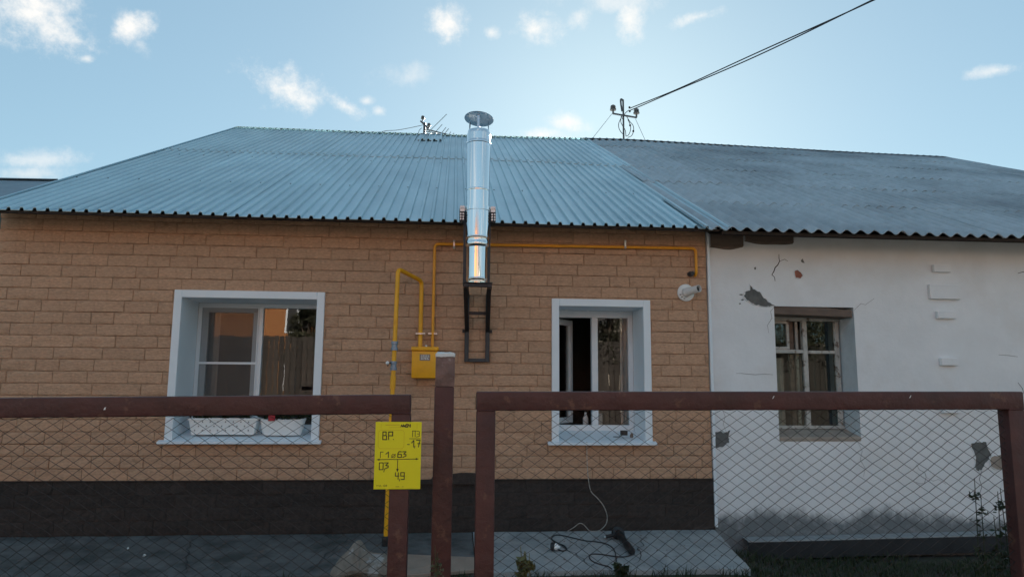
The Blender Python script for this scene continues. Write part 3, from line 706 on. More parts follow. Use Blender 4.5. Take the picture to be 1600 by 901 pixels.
# ------------------------------------------------------------------ flue pipe on the front wall
def chimney():
    cx, cyy = .222, -.7
    t = thing('chimney', (cx, cyy, 2.35), 'shiny stainless steel flue pipe with a round cap in front of the metal roof', 'chimney')
    zs = P(747, 385, cyy).z
    MB().lathe([(.0, 2.36), (.098, 2.36), (.098, 2.395), (.101, 2.40), (.101, 2.408), (.098, 2.413), (.0965, zs-.05), (.0965, zs-.012), (.103, zs-.006)], (cx, cyy, 0), n=48).build('lower_section', 'steel', t, smooth=True)
    MB().lathe([(.103, zs-.006), (.108, zs), (.112, zs+.006), (.112, zs+.03), (.109, zs+.036), (.109, zs+.075), (.1125, zs+.08), (.1125, zs+.085), (.1105, zs+.09), (.1105, 3.24), (.1125, 3.245), (.1125, 3.252), (.1105, 3.257), (.1105, 3.70), (.1155, 3.705), (.1155, 3.725), (.1125, 3.73), (.1125, 3.80), (.104, 3.835), (.082, 3.84), (.08, 3.7)], (cx, cyy, 0), n=48).build('upper_section', 'steel', t, smooth=True)
    cap = MB().lathe([(.0, .028), (.138, .0), (.141, .002), (.140, .006), (.0, .045)], (0, 0, 0), n=40).build('cap', 'steel2', t, smooth=True)
    cap.location = (cx, cyy, 3.955); cap.rotation_euler = (R(-9), R(5), 0); cap.matrix_parent_inverse = Matrix.Translation(-Vector(t.location))
    for a in (20, 150, 265):
        q = Vector((math.cos(R(a)), math.sin(R(a)), 0)); o = Vector((cx, cyy, 0))
        MB().bar(o+q*.102+Vector((0,0,3.78)), o+q*.098+Vector((0,0,3.955-.016*math.sin(R(a)))), .022, .003, up=q).build('cap_strut', 'steel2', t)
    zc = P(747, 327, cyy).z
    MB().lathe([(.1145, zc-.02), (.117, zc-.02), (.117, zc+.02), (.1145, zc+.02)], (cx, cyy, 0), n=40).build('clamp_band', 'steel', t, smooth=True)
    for s in (-1, 1):
        b = MB(); b.box(cx+s*.145-.022, cx+s*.145+.022, cyy-.004, cyy+.004, zc-.024, zc+.03); b.build('clamp_ear', 'zinc', t)
        MB().box(cx+s*.148-.024, cx+s*.148+.024, cyy+.006, cyy+.05, zc-.12, zc+.005).build('clamp_mount', 'rail', t, bevel=.003)
        b = MB()
        for dx in (-.012, .012):
            for dz in (-.10, -.075, -.05, .012): b.tube([(cx+s*.148+dx, cyy-.02, zc+dz), (cx+s*.148+dx, cyy+.008, zc+dz)], .0085, 8)
        b.build('clamp_bolt', 'zinc', t)
    br = thing('wall_bracket', (.25, 0, 1.65), 'black steel ladder-shaped bracket carrying the flue pipe on the brick wall', 'bracket')
    for s, x, xf in ((-1, .152, .120), (1, .362, .340)):
        MB().box(x-.021, x+.021, -.05, -.014, 1.655, 2.35).build('wall_rail', 'rail', br, bevel=.003)
        MB().bar((x, -.06, 1.97), (xf, -.66, 2.335), .040, .032).build('strut', 'black', br)
        MB().bar((x, -.051, 2.333), (xf, -.80, 2.333), .040, .034).build('arm', 'black', br)
        MB().bar((cx+s*.112, -.60, 2.362), (cx+s*.116, -.60, zc+.03), .030, .018).build('guide_rail', 'rail', br)
        MB().box(x+s*.022, x+s*.045, -.055, -.018, 1.95, 1.98).build('wall_bolt', 'black', br)
    MB().box(.173, .341, -.05, -.016, 1.655, 1.69).build('crossbar', 'rail', br, bevel=.003)
    MB().box(.162, .334, -.30, -.27, 2.11, 2.14).build('crossbar', 'black', br, bevel=.003)
    MB().box(.140, .320, -.80, -.77, 2.318, 2.349).build('crossbar', 'black', br, bevel=.003)
    MB().box(.096, .364, -.81, -.55, 2.3525, 2.3605).build('top_plate', 'black', br, bevel=.002)
chimney()

# ------------------------------------------------------------------ gas pipes
def coupling(c, ax, r, h, m, parent, name='coupling'):
    return MB().lathe([(0, -h/2), (r, -h/2), (r, -h*.2), (r*.82, -h*.16), (r*.82, h*.16), (r, h*.2), (r, h/2), (0, h/2)], c, ax, 14).build(name, m, parent, smooth=True)
def gas():
    yr = -.42; top = P(622, 420, yr); bx = top.x; 
    e1 = P(659, 439, -.075); zbox = P(660, 540, -.075).z
    t = thing('gas_pipe', (bx, yr, -.1), 'thick yellow gas riser that bends back to the meter cupboard', 'gas pipe')
    lowx = P(604.5, 790, yr).x
    MB().lathe([(0,-.15),(.032,-.15),(.034,.02),(.028,.05),(0,.05)], (lowx-.004, yr, 0), (0,0,1), 12).build('lower_sleeve', 'plastic', t, smooth=True)
    pts = bend([(lowx-.004, yr, -.12), (bx, yr, top.z), (e1.x, -.075, e1.z), (e1.x, -.075, zbox-.02)], .055, 6)
    MB().tube(pts, .0215, 14).build('pipe', 'yellow', t, smooth=True)
    rx = lambda z: lowx-.004+(bx-lowx+.004)*(z+.12)/(top.z+.12)
    for py in (540, 571): coupling((rx(P(615, py, yr).z), yr, P(615, py, yr).z), (0,0,1), .034, .085, 'fitting', t)
    MB().lathe([(0,-.06),(.027,-.06),(.027,.06),(0,.06)], (rx(P(613, 597, yr).z), yr, P(613, 597, yr).z), (bx-lowx, 0, top.z), 14).build('sleeve', 'yellow', t, smooth=True)
    v = P(611, 567, yr); vb = rx(v.z); b = MB().tube([(vb-.02, yr-.01, v.z), (vb-.05, yr-.03, v.z)], .007, 8).tube([(vb-.05, yr-.03, v.z+.004), (vb-.052, yr-.034, v.z-.03)], .006, 6); b.build('valve_handle', 'plastic', t)
    MB().lathe([(0,0),(.016,0),(.017,.012),(.012,.02),(0,.02)], (vb-.052, yr-.03, v.z), (-.6,-1,.2), 10).build('valve_cap', 'whiteplastic', t, smooth=True)
    def clampat(x, z, parent, y=-.06, w=.045):
        b = MB(); b.box(x-w, x+w, y-.01, y+.012, z-.007, z+.007)
        for s in (-1, 1): b.tube([(x+s*w, y-.016, z), (x+s*w, 0, z)], .010, 8)
        b.build('clamp', 'zinc', parent, bevel=.002)
    clampat(e1.x, P(658, 521, -.09).z, t, -.1, .04)
    y2 = -.055
    a = P(674, 541, y2); c = P(681, 381, y2); e = P(1087, 388, y2); g = P(1086, 430, y2); x2 = (a.x+c.x)/2
    t2 = thing('gas_pipe', (x2, y2, a.z), 'thin orange gas pipe running along the wall under the eave', 'gas pipe')
    MB().tube(bend([(x2, y2, a.z-.02), (x2, y2, c.z), (e.x, y2, e.z), (e.x, y2, g.z+.01), (e.x-.0, .0, g.z-.0)], .05, 6), .0155, 12).build('pipe', 'orange', t2, smooth=True)
    clampat(x2, P(674, 521, y2).z, t2, y2, .038)
    for px in (709.5, 976.5):
        q = P(px, 382, y2); b = MB(); b.box(q.x-.008, q.x+.008, y2-.02, y2+.02, q.z-.045, q.z+.045)
        for s in (-1, 1): b.lathe([(0,-.012),(.011,-.008),(.013,0),(.011,.008),(0,.012)], (q.x, y2-.016, q.z+s*.035), (0,1,0), 10)
        b.build('clamp', 'zinc', t2)
    q = P(1079, 428, -.03); MB().lathe([(0,-.07),(.022,-.07),(.024,-.05),(.015,-.045),(.015,-.02),(.03,-.018),(.03,.02),(0,.02)], (q.x, -.02, q.z), (0,1,0), 14).build('end_valve', 'plastic', t2, smooth=True)
    # cupboard
    p = P(643, 541, -.2); r = P(683.5, 591, -.2); bx0, bx1, z0, z1 = p.x, r.x, r.z, p.z
    t3 = thing('gas_cupboard', ((bx0+bx1)/2, -.1, z0), 'yellow metal gas meter cupboard on the brick wall', 'cupboard')
    MB().box(bx0+.006, bx1-.006, -.165, -.0165, z0, z1-.03).build('body', 'yellow', t3, bevel=.012, segs=3, smooth=True)
    MB().box(bx0+.004, bx1-.004, -.185, -.1655, z0+.004, z1-.042).build('door', 'yellow', t3, bevel=.006, segs=2, smooth=True)
    MB().box(bx0-.004, bx1+.006, -.205, -.017, z1-.038, z1).build('lid', 'yellow', t3, bevel=.01, segs=3, smooth=True)
    l0 = P(656, 553, -.186); l1 = P(672, 563, -.186)
    lb = MB().box(l0.x, l1.x, -.189, -.1856, l1.z, l0.z).build('label_plate', 'card', t3)
    b = MB(); rr = random.Random(1)
    for i in range(4):
        z = l0.z-.012-.012*i; x = l0.x+.012
        while x < l1.x-.015:
            w = rr.uniform(.008, .022); b.box(x, min(x+w, l1.x-.008), -.1896, -.1891, z-.003, z+.003); x += w+.006
    b.build('print', 'whiteplastic', lb)
    MB().lathe([(0,0),(.012,0),(.012,.02),(0,.02)], (P(666,539,-.1).x, -.1, z1), (0,0,1), 10).build('seal', 'zinc', t3, smooth=True)
    # boiler flue
    q = P(1072, 457, -.03); t4 = thing('boiler_flue', (q.x, 0, q.z), 'white round boiler flue outlet near the white corner strip', 'flue')
    MB().lathe([(0,.0),(.088,.0),(.092,.012),(.088,.022),(.062,.03),(.05,.032)], (q.x, -.008, q.z), (0,-1,0), 32).build('rosette', 'whiteplastic', t4, smooth=True)
    d = Vector((.48,-1,.12)).normalized()
    MB().lathe([(.047,0),(.049,.03),(.044,.034),(.040,.12),(.037,.20),(.033,.20),(.033,.03)], (q.x-.01, -.03, q.z), d, 24).build('outlet_pipe', 'whiteplastic', t4, smooth=True)
    MB().lathe([(0,.17),(.0325,.17)], (q.x-.01, -.03, q.z), d, 24).build('mouth_shade_disc', 'plastic', t4)  # black disc set in the outlet as the shade of its opening
    b = MB()
    for a in (200, 225, 250): b.box(q.x+.068*math.cos(R(a))-.009, q.x+.068*math.cos(R(a))+.009, -.042, -.036, q.z+.068*math.sin(R(a))-.004, q.z+.068*math.sin(R(a))+.004)
    b.build('vent_slot', 'plastic', t4)
gas()

# ------------------------------------------------------------------ fence
FY = -4.6
def fence_panel(x0, x1, zt, zl, postx, label, seed, hinge):
    # zt: rail top height as a function of x
    t = thing('mesh_fence', (postx[0], FY, -.16), label, 'fence', 'red-brown fence panels')
    b = MB(); a = (x0, zt(x0)); c = (x1, zt(x1)); h = .068
    b.add([(a[0],FY-.02,a[1]-h),(c[0],FY-.02,c[1]-h),(c[0],FY+.04,c[1]-h),(a[0],FY+.04,a[1]-h),(a[0],FY-.02,a[1]),(c[0],FY-.02,c[1]),(c[0],FY+.04,c[1]),(a[0],FY+.04,a[1])],[(0,3,2,1),(4,5,6,7),(0,1,5,4),(1,2,6,5),(2,3,7,6),(3,0,4,7)])
    b.build('top_rail', 'fence', t, bevel=.006, segs=2, smooth=True)
    for px, w in zip(postx, (.068,)*len(postx)):
        MB().box(px-w/2, px+w/2, FY-.018, FY+.042, -.3, zt(px)-h-.0005).build('post', 'fence', t, bevel=.006, segs=2, smooth=True)
    MB().add([(x0+.03,FY,zl-.05),(x1-.03,FY,zl-.05),(x1-.03,FY+.04,zl-.05),(x0+.03,FY+.04,zl-.05),(x0+.03,FY,zl),(x1-.03,FY,zl),(x1-.03,FY+.04,zl),(x0+.03,FY+.04,zl)],[(0,3,2,1),(4,5,6,7),(0,1,5,4),(1,2,6,5),(2,3,7,6),(3,0,4,7)]).build('bottom_rail', 'fence', t)
    W, H = .0585, .0405; b = MB(); rng = random.Random(seed); xa, xb = x0+.02, x1-.03
    nodes = {}
    def node(i, j):
        if (i, j) not in nodes:
            x = xa+i*W/2; z = zl+.02+j*H/2
            u = noise.noise((x*1.1+seed, z*1.4, seed*2.0)); v = noise.noise((x*1.1, z*1.4+seed, seed*5.0)); k = noise.noise((x*6+seed, z*6, 1.5))
            dx = .042*u+.006*k; dz = .022*v+.005*noise.noise((x*6, z*6+9, 3.5))
            if hinge: 
                e = max(0, min(1, (-.9-x)/.7)); dz += -.35*e*(W/2)*(1 if False else 0); dx += .05*e*math.sin(z*9)*.35
                dz += (x+.7)*.045*e
            nodes[(i, j)] = Vector((x+dx, FY+.012+.004*noise.noise((x*3, z*3, 6)), min(z+dz, zt(x)-h-.001)))
        return nodes[(i, j)]
    ni = int((xb-xa)/(W/2)); top = zt((x0+x1)/2)-h; nj = int((top-zl)/(H/2))+1
    for i in range(ni):
        pts = []
        for j in range(nj+1):
            q = node(i+((i+j) % 2), j); pts.append(q+Vector((0, .0018*(1 if (j % 2) else -1), 0)))
        b.tube(pts, .0015, 4, False)
    stuff(b.build('wire_mesh', 'wire', t, fix=False))
    return t
zL = lambda x: 1.402+(x+.145)*(1.402-1.382)/(1.404)
zR = lambda x: 1.414+(x-.095)*(.0135/2.1)
fl = fence_panel(-2.6, -.143, zL, -.02, (-.176,), 'long red-brown frame of chain-link mesh left of the gate post', 3, True)
MB().box(-.184, -.180, FY-.0235, FY-.0205, 1.36, 1.366) 
fr = fence_panel(.094, 2.214, zR, -.02, (.129, 2.181), 'red-brown frame of chain-link mesh in front of the white wall', 8, False)
b = MB()
for px, py in ((163,638),): 
    q = P(px, py, FY-.02); b.prism(jag([(q.x-.003,q.z-.004),(q.x+.004,q.z-.004),(q.x+.006,q.z+.006),(q.x+.001,q.z+.004)], .001, 2, 3), FY-.0212, FY-.0203)
b.build('paint_chip', 'whiteplastic', fl)
b = MB()
for px, py in ((1208,621),(1422,620)):
    q = P(px, py, FY-.02); b.prism([(q.x-.004,q.z-.004),(q.x,q.z-.002),(q.x+.005,q.z+.007),(q.x+.003,q.z+.007),(q.x-.001,q.z+.001)], FY-.0212, FY-.0203)
b.build('paint_chip', 'whiteplastic', fr)
def gate_post():
    y = FY+.09; a = P(681, 553, y); c = P(711, 553, y); w = c.x-a.x; cx = (a.x+c.x)/2
    t = thing('gate_post', (cx-.004, y, -.16), 'tall scuffed brown post with a white plug on top beside the meter cupboard', 'post')
    zk = P(695, 604, y).z; zt = P(695, 557, y).z
    MB().box(cx-w/2-.002, cx+w/2-.001, y, y+w, -.3, zk).build('lower_shaft', 'fence', t, bevel=.004, segs=2, smooth=True)
    MB().box(cx-w/2, cx+w/2, y+.001, y+w-.001, zk+.0003, zt).build('bare_top', 'rawpost', t, bevel=.005, segs=2, smooth=True)
    vs = []; n = 10
    for j in range(n+1):
        for i in range(n+1):
            x = cx-w/2-.001+(w+.002)*i/n; yy = y-.001+(w+.002)*j/n; e = i in (0, n) or j in (0, n)
            vs.append((x, yy, zt+(.012 if e else .017)+.006*noise.noise((x*60, yy*60, 2))))
    m = n+1; fs = [(j*m+i, j*m+i+1, (j+1)*m+i+1, (j+1)*m+i) for j in range(n) for i in range(n)]
    per = [(i, 0) for i in range(n)]+[(n, j) for j in range(n)]+[(n-i, n) for i in range(n)]+[(0, n-j) for j in range(n)]; k = len(vs)
    vs += [(vs[j*m+i][0], vs[j*m+i][1], zt+.0004-.006*abs(noise.noise((i, j, 4.3)))) for i, j in per]
    fs += [(per[q][1]*m+per[q][0], k+q, k+(q+1) % len(per), per[(q+1) % len(per)][1]*m+per[(q+1) % len(per)][0]) for q in range(len(per))]
    MB().add(vs, fs).build('plug', 'plug', t, smooth='all')
gate_post()

# gas pointer sign on the left panel's post
def sign():
    y = FY-.026; tl = P(587, 658.5, y); br = P(656.5, 763.5, y); W = br.x-tl.x; H = tl.z-br.z; cx = (tl.x+br.x)/2; cz = (tl.z+br.z)/2
    t = thing('gas_sign', (cx, y, br.z), 'bright yellow gas marker plate with black hand-lettered figures on the fence post', 'sign')
    MB().box(tl.x, br.x, y, y+.003, br.z, tl.z).build('plate', 'sign', t, bevel=.0008)
    U = lambda u, v: (tl.x+W*u, tl.z-H*v)     # u, v measured over the plate
    ink = MB(); yy = y-.0006
    def stroke(pts, w=.0022, dst=None):
        q = [U(*p) for p in pts]
        for (a, c), (e, f) in zip(q, q[1:]):
            d = Vector((e-a, f-c)); l = d.length
            if l < 1e-6: continue
            d /= l; w2 = w*1.25; n = Vector((-d.y, d.x))*w2/2; k = d*w*.4
            ps = [(a-k.x+n.x, c-k.y+n.y), (e+k.x+n.x, f+k.y+n.y), (e+k.x-n.x, f+k.y-n.y), (a-k.x-n.x, c-k.y-n.y)]
            (dst or ink).add([(x, yy-random.uniform(0, .0001), z) for x, z in ps], [(0,1,2,3)])
    G_ = {  # blocky stencil figures on a 0..1 box, x right, y down
     'В': [[(0,0),(0,1)],[(0,0),(.85,0),(.85,.45),(0,.48)],[(.85,.48),(1,.55),(1,1),(0,1)]], 'Р': [[(0,1),(0,0),(1,0),(1,.5),(0,.5)]],
     'П': [[(.1,1),(.1,0)],[(0,0),(1,0)],[(.85,0),(.85,1)]], 'Э': [[(0,0),(1,.1),(1,.9),(0,1)],[(.3,.5),(1,.5)]], '-': [[(0,.5),(1,.5)]],
     '1': [[(0,.4),(.8,0),(.8,1)]], '7': [[(0,0),(1,0),(.75,.5),(.6,1)],[(.35,.5),(1,.5)]], 'Г': [[(0,1),(0,0),(1,0)]],
     'o': [[(.1,.5),(.3,.28),(.7,.28),(.9,.5),(.9,.75),(.7,.98),(.3,.98),(.1,.75),(.1,.5)],[(0,1.02),(1,.25)]],
     '6': [[(1,0),(.3,0),(0,.35),(0,1),(1,1),(1,.48),(0,.48)]], '3': [[(0,0),(1,0),(.35,.42),(1,.5),(1,.75),(.1,1)]],
     '0': [[(0,0),(1,0),(1,1),(0,1),(0,0)]], ',': [[(.6,0),(.2,1)]], '4': [[(0,0),(0,.5),(1,.5)],[(.8,0),(.8,1)]], '9': [[(1,.5),(0,.5),(0,0),(1,0),(1,1),(.15,1)]],
     '2': [[(0,0),(1,0),(1,.5),(0,.5),(0,1),(1,1)]], '.': [[(0,.95),(.3,1)]], '№': [[(0,1),(.15,.1),(.5,1),(.65,0)],[(.8,.4),(1,.4),(1,.8),(.8,.8),(.8,.4)]], }
    def put(ch, u0, v0, u1, v1, w=.0022):
        for s in G_[ch]: stroke([(u0+(u1-u0)*x, v0+(v1-v0)*y_) for x, y_ in s], w)
    put('В', .165, .15, .245, .265, .0027); put('Р', .29, .15, .375, .265, .0027); put('.', .39, .15, .42, .265)
    put('П', .80, .135, .875, .225, .0016); put('Э', .89, .135, .955, .225, .0016); stroke([(.74,.252),(.98,.252)], .0016)
    put('-', .70, .315, .745, .36, .002); put('1', .79, .275, .85, .375, .0024); stroke([(.865,.36),(.855,.39)], .002); put('7', .89, .275, .975, .375, .0024)
    put('Г', .125, .45, .185, .535, .0016); put('1', .24, .45, .31, .53, .0024); put('o', .36, .465, .45, .535, .0016); put('6', .50, .445, .575, .53, .0026); put('3', .60, .445, .675, .53, .0024)
    put('0', .11, .61, .19, .71, .0024); put(',', .20, .70, .24, .745, .0018); put('3', .215, .61, .30, .70, .0024)
    put('4', .46, .755, .535, .855, .0024); put(',', .54, .85, .57, .88, .0018); put('9', .575, .755, .65, .855, .0024)
    stroke([(.06,.563),(.94,.553)], .0018); stroke([(.50,.558),(.50,.71)], .0018)
    for tip, a, c in (((.045,.563),(.11,.548),(.11,.578)), ((.955,.553),(.89,.538),(.89,.568)), ((.50,.745),(.472,.70),(.528,.70))):
        ink.add([(U(*q)[0], yy-.0002, U(*q)[1]) for q in (tip, a, c)], [(0,1,2)])
    put('№', .55, .04, .63, .075, .0022); put('6', .65, .035, .695, .078, .0024); put('4', .71, .035, .76, .078, .0024)
    def text(s, u, v, size, m=None):
        cu = bpy.data.curves.new('txt', 'FONT'); cu.body = s; cu.size = size; o = bpy.data.objects.new('txt', cu); COL.objects.link(o)
        dg = bpy.context.evaluated_depsgraph_get(); me = o.evaluated_get(dg).to_mesh()
        x, z = U(u, v); ink.add([(x+q.co.x, yy, z+q.co.y) for q in me.vertices], [tuple(p.vertices) for p in me.polygons])
        o.evaluated_get(dg).to_mesh_clear(); bpy.data.objects.remove(o); bpy.data.curves.remove(cu)
    text('тел. 104', .055, .962, .0105); text('www.', .47, .968, .006); text('.ru', .60, .968, .006)
    ink.build('lettering', 'ink', t, fix=False)
    thin = MB()
    rr = [(.07,.16),(.095,.13),(.13,.125),(.56,.125),(.60,.13),(.625,.16),(.625,.36),(.60,.395),(.56,.40),(.13,.40),(.09,.395),(.07,.36),(.07,.16)]
    stroke(rr, .0006, thin); stroke([(.22,.048),(.52,.044)], .0012, thin); stroke([(.12,.03),(.12,.10)], .0005, thin); stroke([(.9,.03),(.9,.10)], .0005, thin); stroke([(.30,.085),(.55,.082)], .0006, thin)
    thin.build('faded_print', 'redink', t, fix=False)
sign()

# ------------------------------------------------------------------ things on the sills
def leaves(b, c, n, rx, ry, rz, size, rng, flat=.0):
    for _ in range(n):
        while True:
            q = Vector((rng.uniform(-1,1), rng.uniform(-1,1), rng.uniform(-1,1)))
            if q.length < 1: break
        p = Vector(c)+Vector((q.x*rx, q.y*ry, q.z*rz)); s = size*rng.uniform(.6, 1.3)
        d = Vector((rng.uniform(-1,1), rng.uniform(-1,1), rng.uniform(-.4,.9))).normalized(); u = d.orthogonal().normalized(); u.rotate(Matrix.Rotation(rng.uniform(0, 6.28), 3, d))
        b.add([p-d*s*.5, p+u*s*.28+d*.05*s, p+d*s*.6, p-u*s*.28+d*.05*s], [(0,1,2,3)])
def sill_y(frac): return .42-.46*frac
def planters():
    y = .05; a = P(294, 655, y); c = P(402, 655, y); zb = P(350, 679, y).z; zt = P(350, 653.5, y).z; dy = .17
    t = thing('flower_planter', ((a.x+c.x)/2, y+.08, zb), 'white lattice-patterned trough planter on the left window sill', 'planter')
    x0, x1 = a.x, c.x; ins = .022
    b = MB(); q = [(x0+ins+.01,y+.015,zb),(x1-ins-.01,y+.015,zb),(x1-ins-.01,y+dy-.015,zb),(x0+ins+.01,y+dy-.015,zb),(x0,y,zt),(x1,y,zt),(x1,y+dy,zt),(x0,y+dy,zt)]
    b.add(q, [(0,3,2,1),(0,1,5,4),(1,2,6,5),(2,3,7,6),(3,0,4,7)]); b.build('trough', 'whiteplastic', t, bevel=.006, segs=2)
    b = MB(); b.box(x0-.006, x1+.006, y-.006, y+.006, zt-.016, zt+.003); b.box(x0-.006, x0+.006, y+.006, y+dy, zt-.016, zt+.003); b.box(x1-.006, x1+.006, y+.006, y+dy, zt-.016, zt+.003); b.build('rim', 'whiteplastic', t, bevel=.003)
    h = MB(); lt = MB()
    for r in range(3):
        for k in range(8):
            u = (k+.5+(.5 if r == 1 else 0))/8.6+.02; zz = zt-.032-(zt-zb-.05)*r/2.6; fy = y+.015*(zt-zz)/(zt-zb)-.0015
            xx = x0+ins*.7+(x1-x0-1.4*ins)*u
            h.prism([(xx, zz-.008), (xx+.0055, zz), (xx, zz+.008), (xx-.0055, zz)], fy-.001, fy+.001)
            s = .0145
            lt.tube([(xx, fy, zz-s), (xx+s*.9, fy, zz), (xx, fy, zz+s), (xx-s*.9, fy, zz), (xx, fy, zz-s)], .0028, 4)
    h.build('lattice_hole', 'plastic', t); lt.build('lattice', 'whiteplastic', t)
    MB().box(x0+.012, x1-.012, y+.012, y+dy-.012, zt-.03, zt-.012).build('soil', 'soil', t)
    b = MB(); rng = random.Random(8)
    for k in range(12): leaves(b, (x0+(x1-x0)*(k+.5)/12, y+dy*.5, zt+rng.uniform(.02, .075)), 26, .05, .06, .05, .05, rng)
    b.build('foliage', 'leafdark', t, fix=False)
    # second planter
    a = P(402, 655, y); c = P(476, 655, y); zb = P(440, 680, y).z; zt = P(440, 655.5, y).z; cx = (a.x+c.x)/2; hw = (c.x-a.x)/2
    t = thing('flower_planter', (cx, y+.08, zb), 'plain white oval flower trough with flared ends on the left window sill', 'planter')
    n = 36; vs = []
    rings = [(.80,.78,zb),(.86,.84,zb+.03),(.97,.95,zt-.02),(1.0,1.0,zt),(1.03,1.05,zt+.004),(.98,.96,zt+.004),(.92,.9,zt-.03)]
    for rx, ry, z in rings:
        for k in range(n):
            an = k*2*math.pi/n; ca, sa = math.cos(an), math.sin(an); ex = .55
            lx = math.copysign(abs(ca)**ex, ca); ly = math.copysign(abs(sa)**.8, sa)
            vs.append((cx+hw*rx*lx*(1+.05*(z > zt-.01)*abs(lx)**6), y+.085+.085*ry*ly, z+.018*(abs(lx)**8 if z > zt-.03 else 0)))
    fs = [(i*n+k, i*n+(k+1) % n, (i+1)*n+(k+1) % n, (i+1)*n+k) for i in range(len(rings)-1) for k in range(n)]+[tuple(range(n))[::-1]]
    MB().add(vs, fs).build('trough', 'whiteplastic', t, smooth=True)
    MB().box(cx-hw*.82, cx+hw*.82, y+.03, y+.14, zt-.028, zt-.015).build('soil', 'soil', t)
    b = MB(); rng = random.Random(9)
    for k in range(30): leaves(b, (cx-hw*.85+hw*1.7*(k+.5)/9, y+.085, zt+rng.uniform(.02, .07)), 22, .05, .05, .055, .045, rng)
    b.build('foliage', 'leafdark', t, fix=False)
    p = P(424.5, 652, y-.01); o = MB().prism(jag([(p.x-.033,p.z-.032),(p.x+.031,p.z-.03),(p.x+.033,p.z+.03),(p.x-.03,p.z+.028)], .003, 3, 4), y-.016, y-.008).build('red_rag', 'redthing', None)
    tag(o, 'small square red rag hung over the rim of the oval trough', 'rag')
planters()
def adapter():
    p = P(975, 676, .06); z = WR[2]+.045
    t = thing('power_adapter', (p.x, .06, z-.02), 'black power adapter lying on the right window sill', 'adapter')
    MB().box(p.x-.035, p.x+.035, .04, .09, p.z-.024, p.z+.026).build('case', 'plastic', t, bevel=.008, segs=2, smooth=True)
    MB().tube(smoothpath([(p.x-.03, .05, p.z-.02), (p.x-.06, .03, p.z-.035), (p.x-.12, .03, p.z-.036)]), .004, 6).build('lead', 'plastic', t)
    q = P(987, 680, .05)
    o = MB().lathe([(0,-.022),(.014,-.022),(.019,-.005),(.015,.01),(.009,.024),(0,.026)], (q.x, .05, q.z), (0.1,0,1), 14).build('spool', 'barewood', None, smooth=True); tag(o, 'small brown and pale knob-shaped item beside the power adapter', 'trinket')
adapter()
# ------------------------------------------------------------------ tools and cords on the apron
def az(y): return -.006-.085*(-y/1.18)
def A(px, py, h=0):                           # a point on the sloping concrete
    d = ray(px, py); best = None
    lo, hi = -1.6, 0.0
    for _ in range(30):
        y = (lo+hi)/2; p = EYE+d*((y-EYE.y)/d.y)
        if p.z < az(y)+h: hi = y
        else: lo = y
    return p
def litter():
    b = MB(); rng = random.Random(77)
    for _ in range(420):
        x = rng.uniform(-4.3, 2.5); y = -rng.uniform(.04, 1.12); z = az(y)+.004-(.004 if x < .24 else 0); r = rng.uniform(.004, .012); a = rng.uniform(0, 6.28)
        b.add([(x+r*math.cos(a+k)*(1.6 if k in (0, 3.1) else .7), y+r*math.sin(a+k)*(1.6 if k in (0, 3.1) else .7), z+rng.uniform(0, .008)) for k in (0, 1.5, 3.1, 4.7)], [(0,1,2,3)])
    stuff(tag(b.build('leaf_litter', 'barewood', None, fix=False), 'small dry leaves and crumbs scattered over the concrete strip', 'litter'))
    b = MB()
    for sx, sy, ln, dx in ((.9,-.02,1.1,.35),(1.9,-.25,.8,-.3),(-.9,-.02,1.1,-.25),(-2.4,-.1,1.0,.3),(-3.5,-.02,1.1,.1)):
        n = 14; pts = [(sx+dx*i/n+.05*noise.noise((sx*3, i*.7, 1)), sy-ln*i/n) for i in range(n+1)]; vs = []
        for i, (x, y) in enumerate(pts):
            w = .0045*(.4+.6*math.sin(math.pi*(i+.5)/(n+1))); z = az(y)+.0075-(.004 if x < .24 else 0); vs += [(x-w, y, z), (x+w, y, z)]
        b.add(vs, [(2*i, 2*i+1, 2*i+3, 2*i+2) for i in range(n)])
    structure(b.build('concrete_crack', 'darkledge', None, fix=False))
litter()
def welds():
    for root, px, zz in ((fl, -.176, zL(-.176)-.068), (fr, .129, zR(.129)-.068), (fr, 2.181, zR(2.181)-.068)):
        MB().tube([(px-.034+.068*i/12, FY-.0185, zz+.0012*noise.noise((i*.9, px*9, 1))) for i in range(13)], [.0026+.0011*noise.noise((i*1.3, px, 4)) for i in range(13)], 6).build('weld_bead', 'fence', root, smooth='all')
welds()
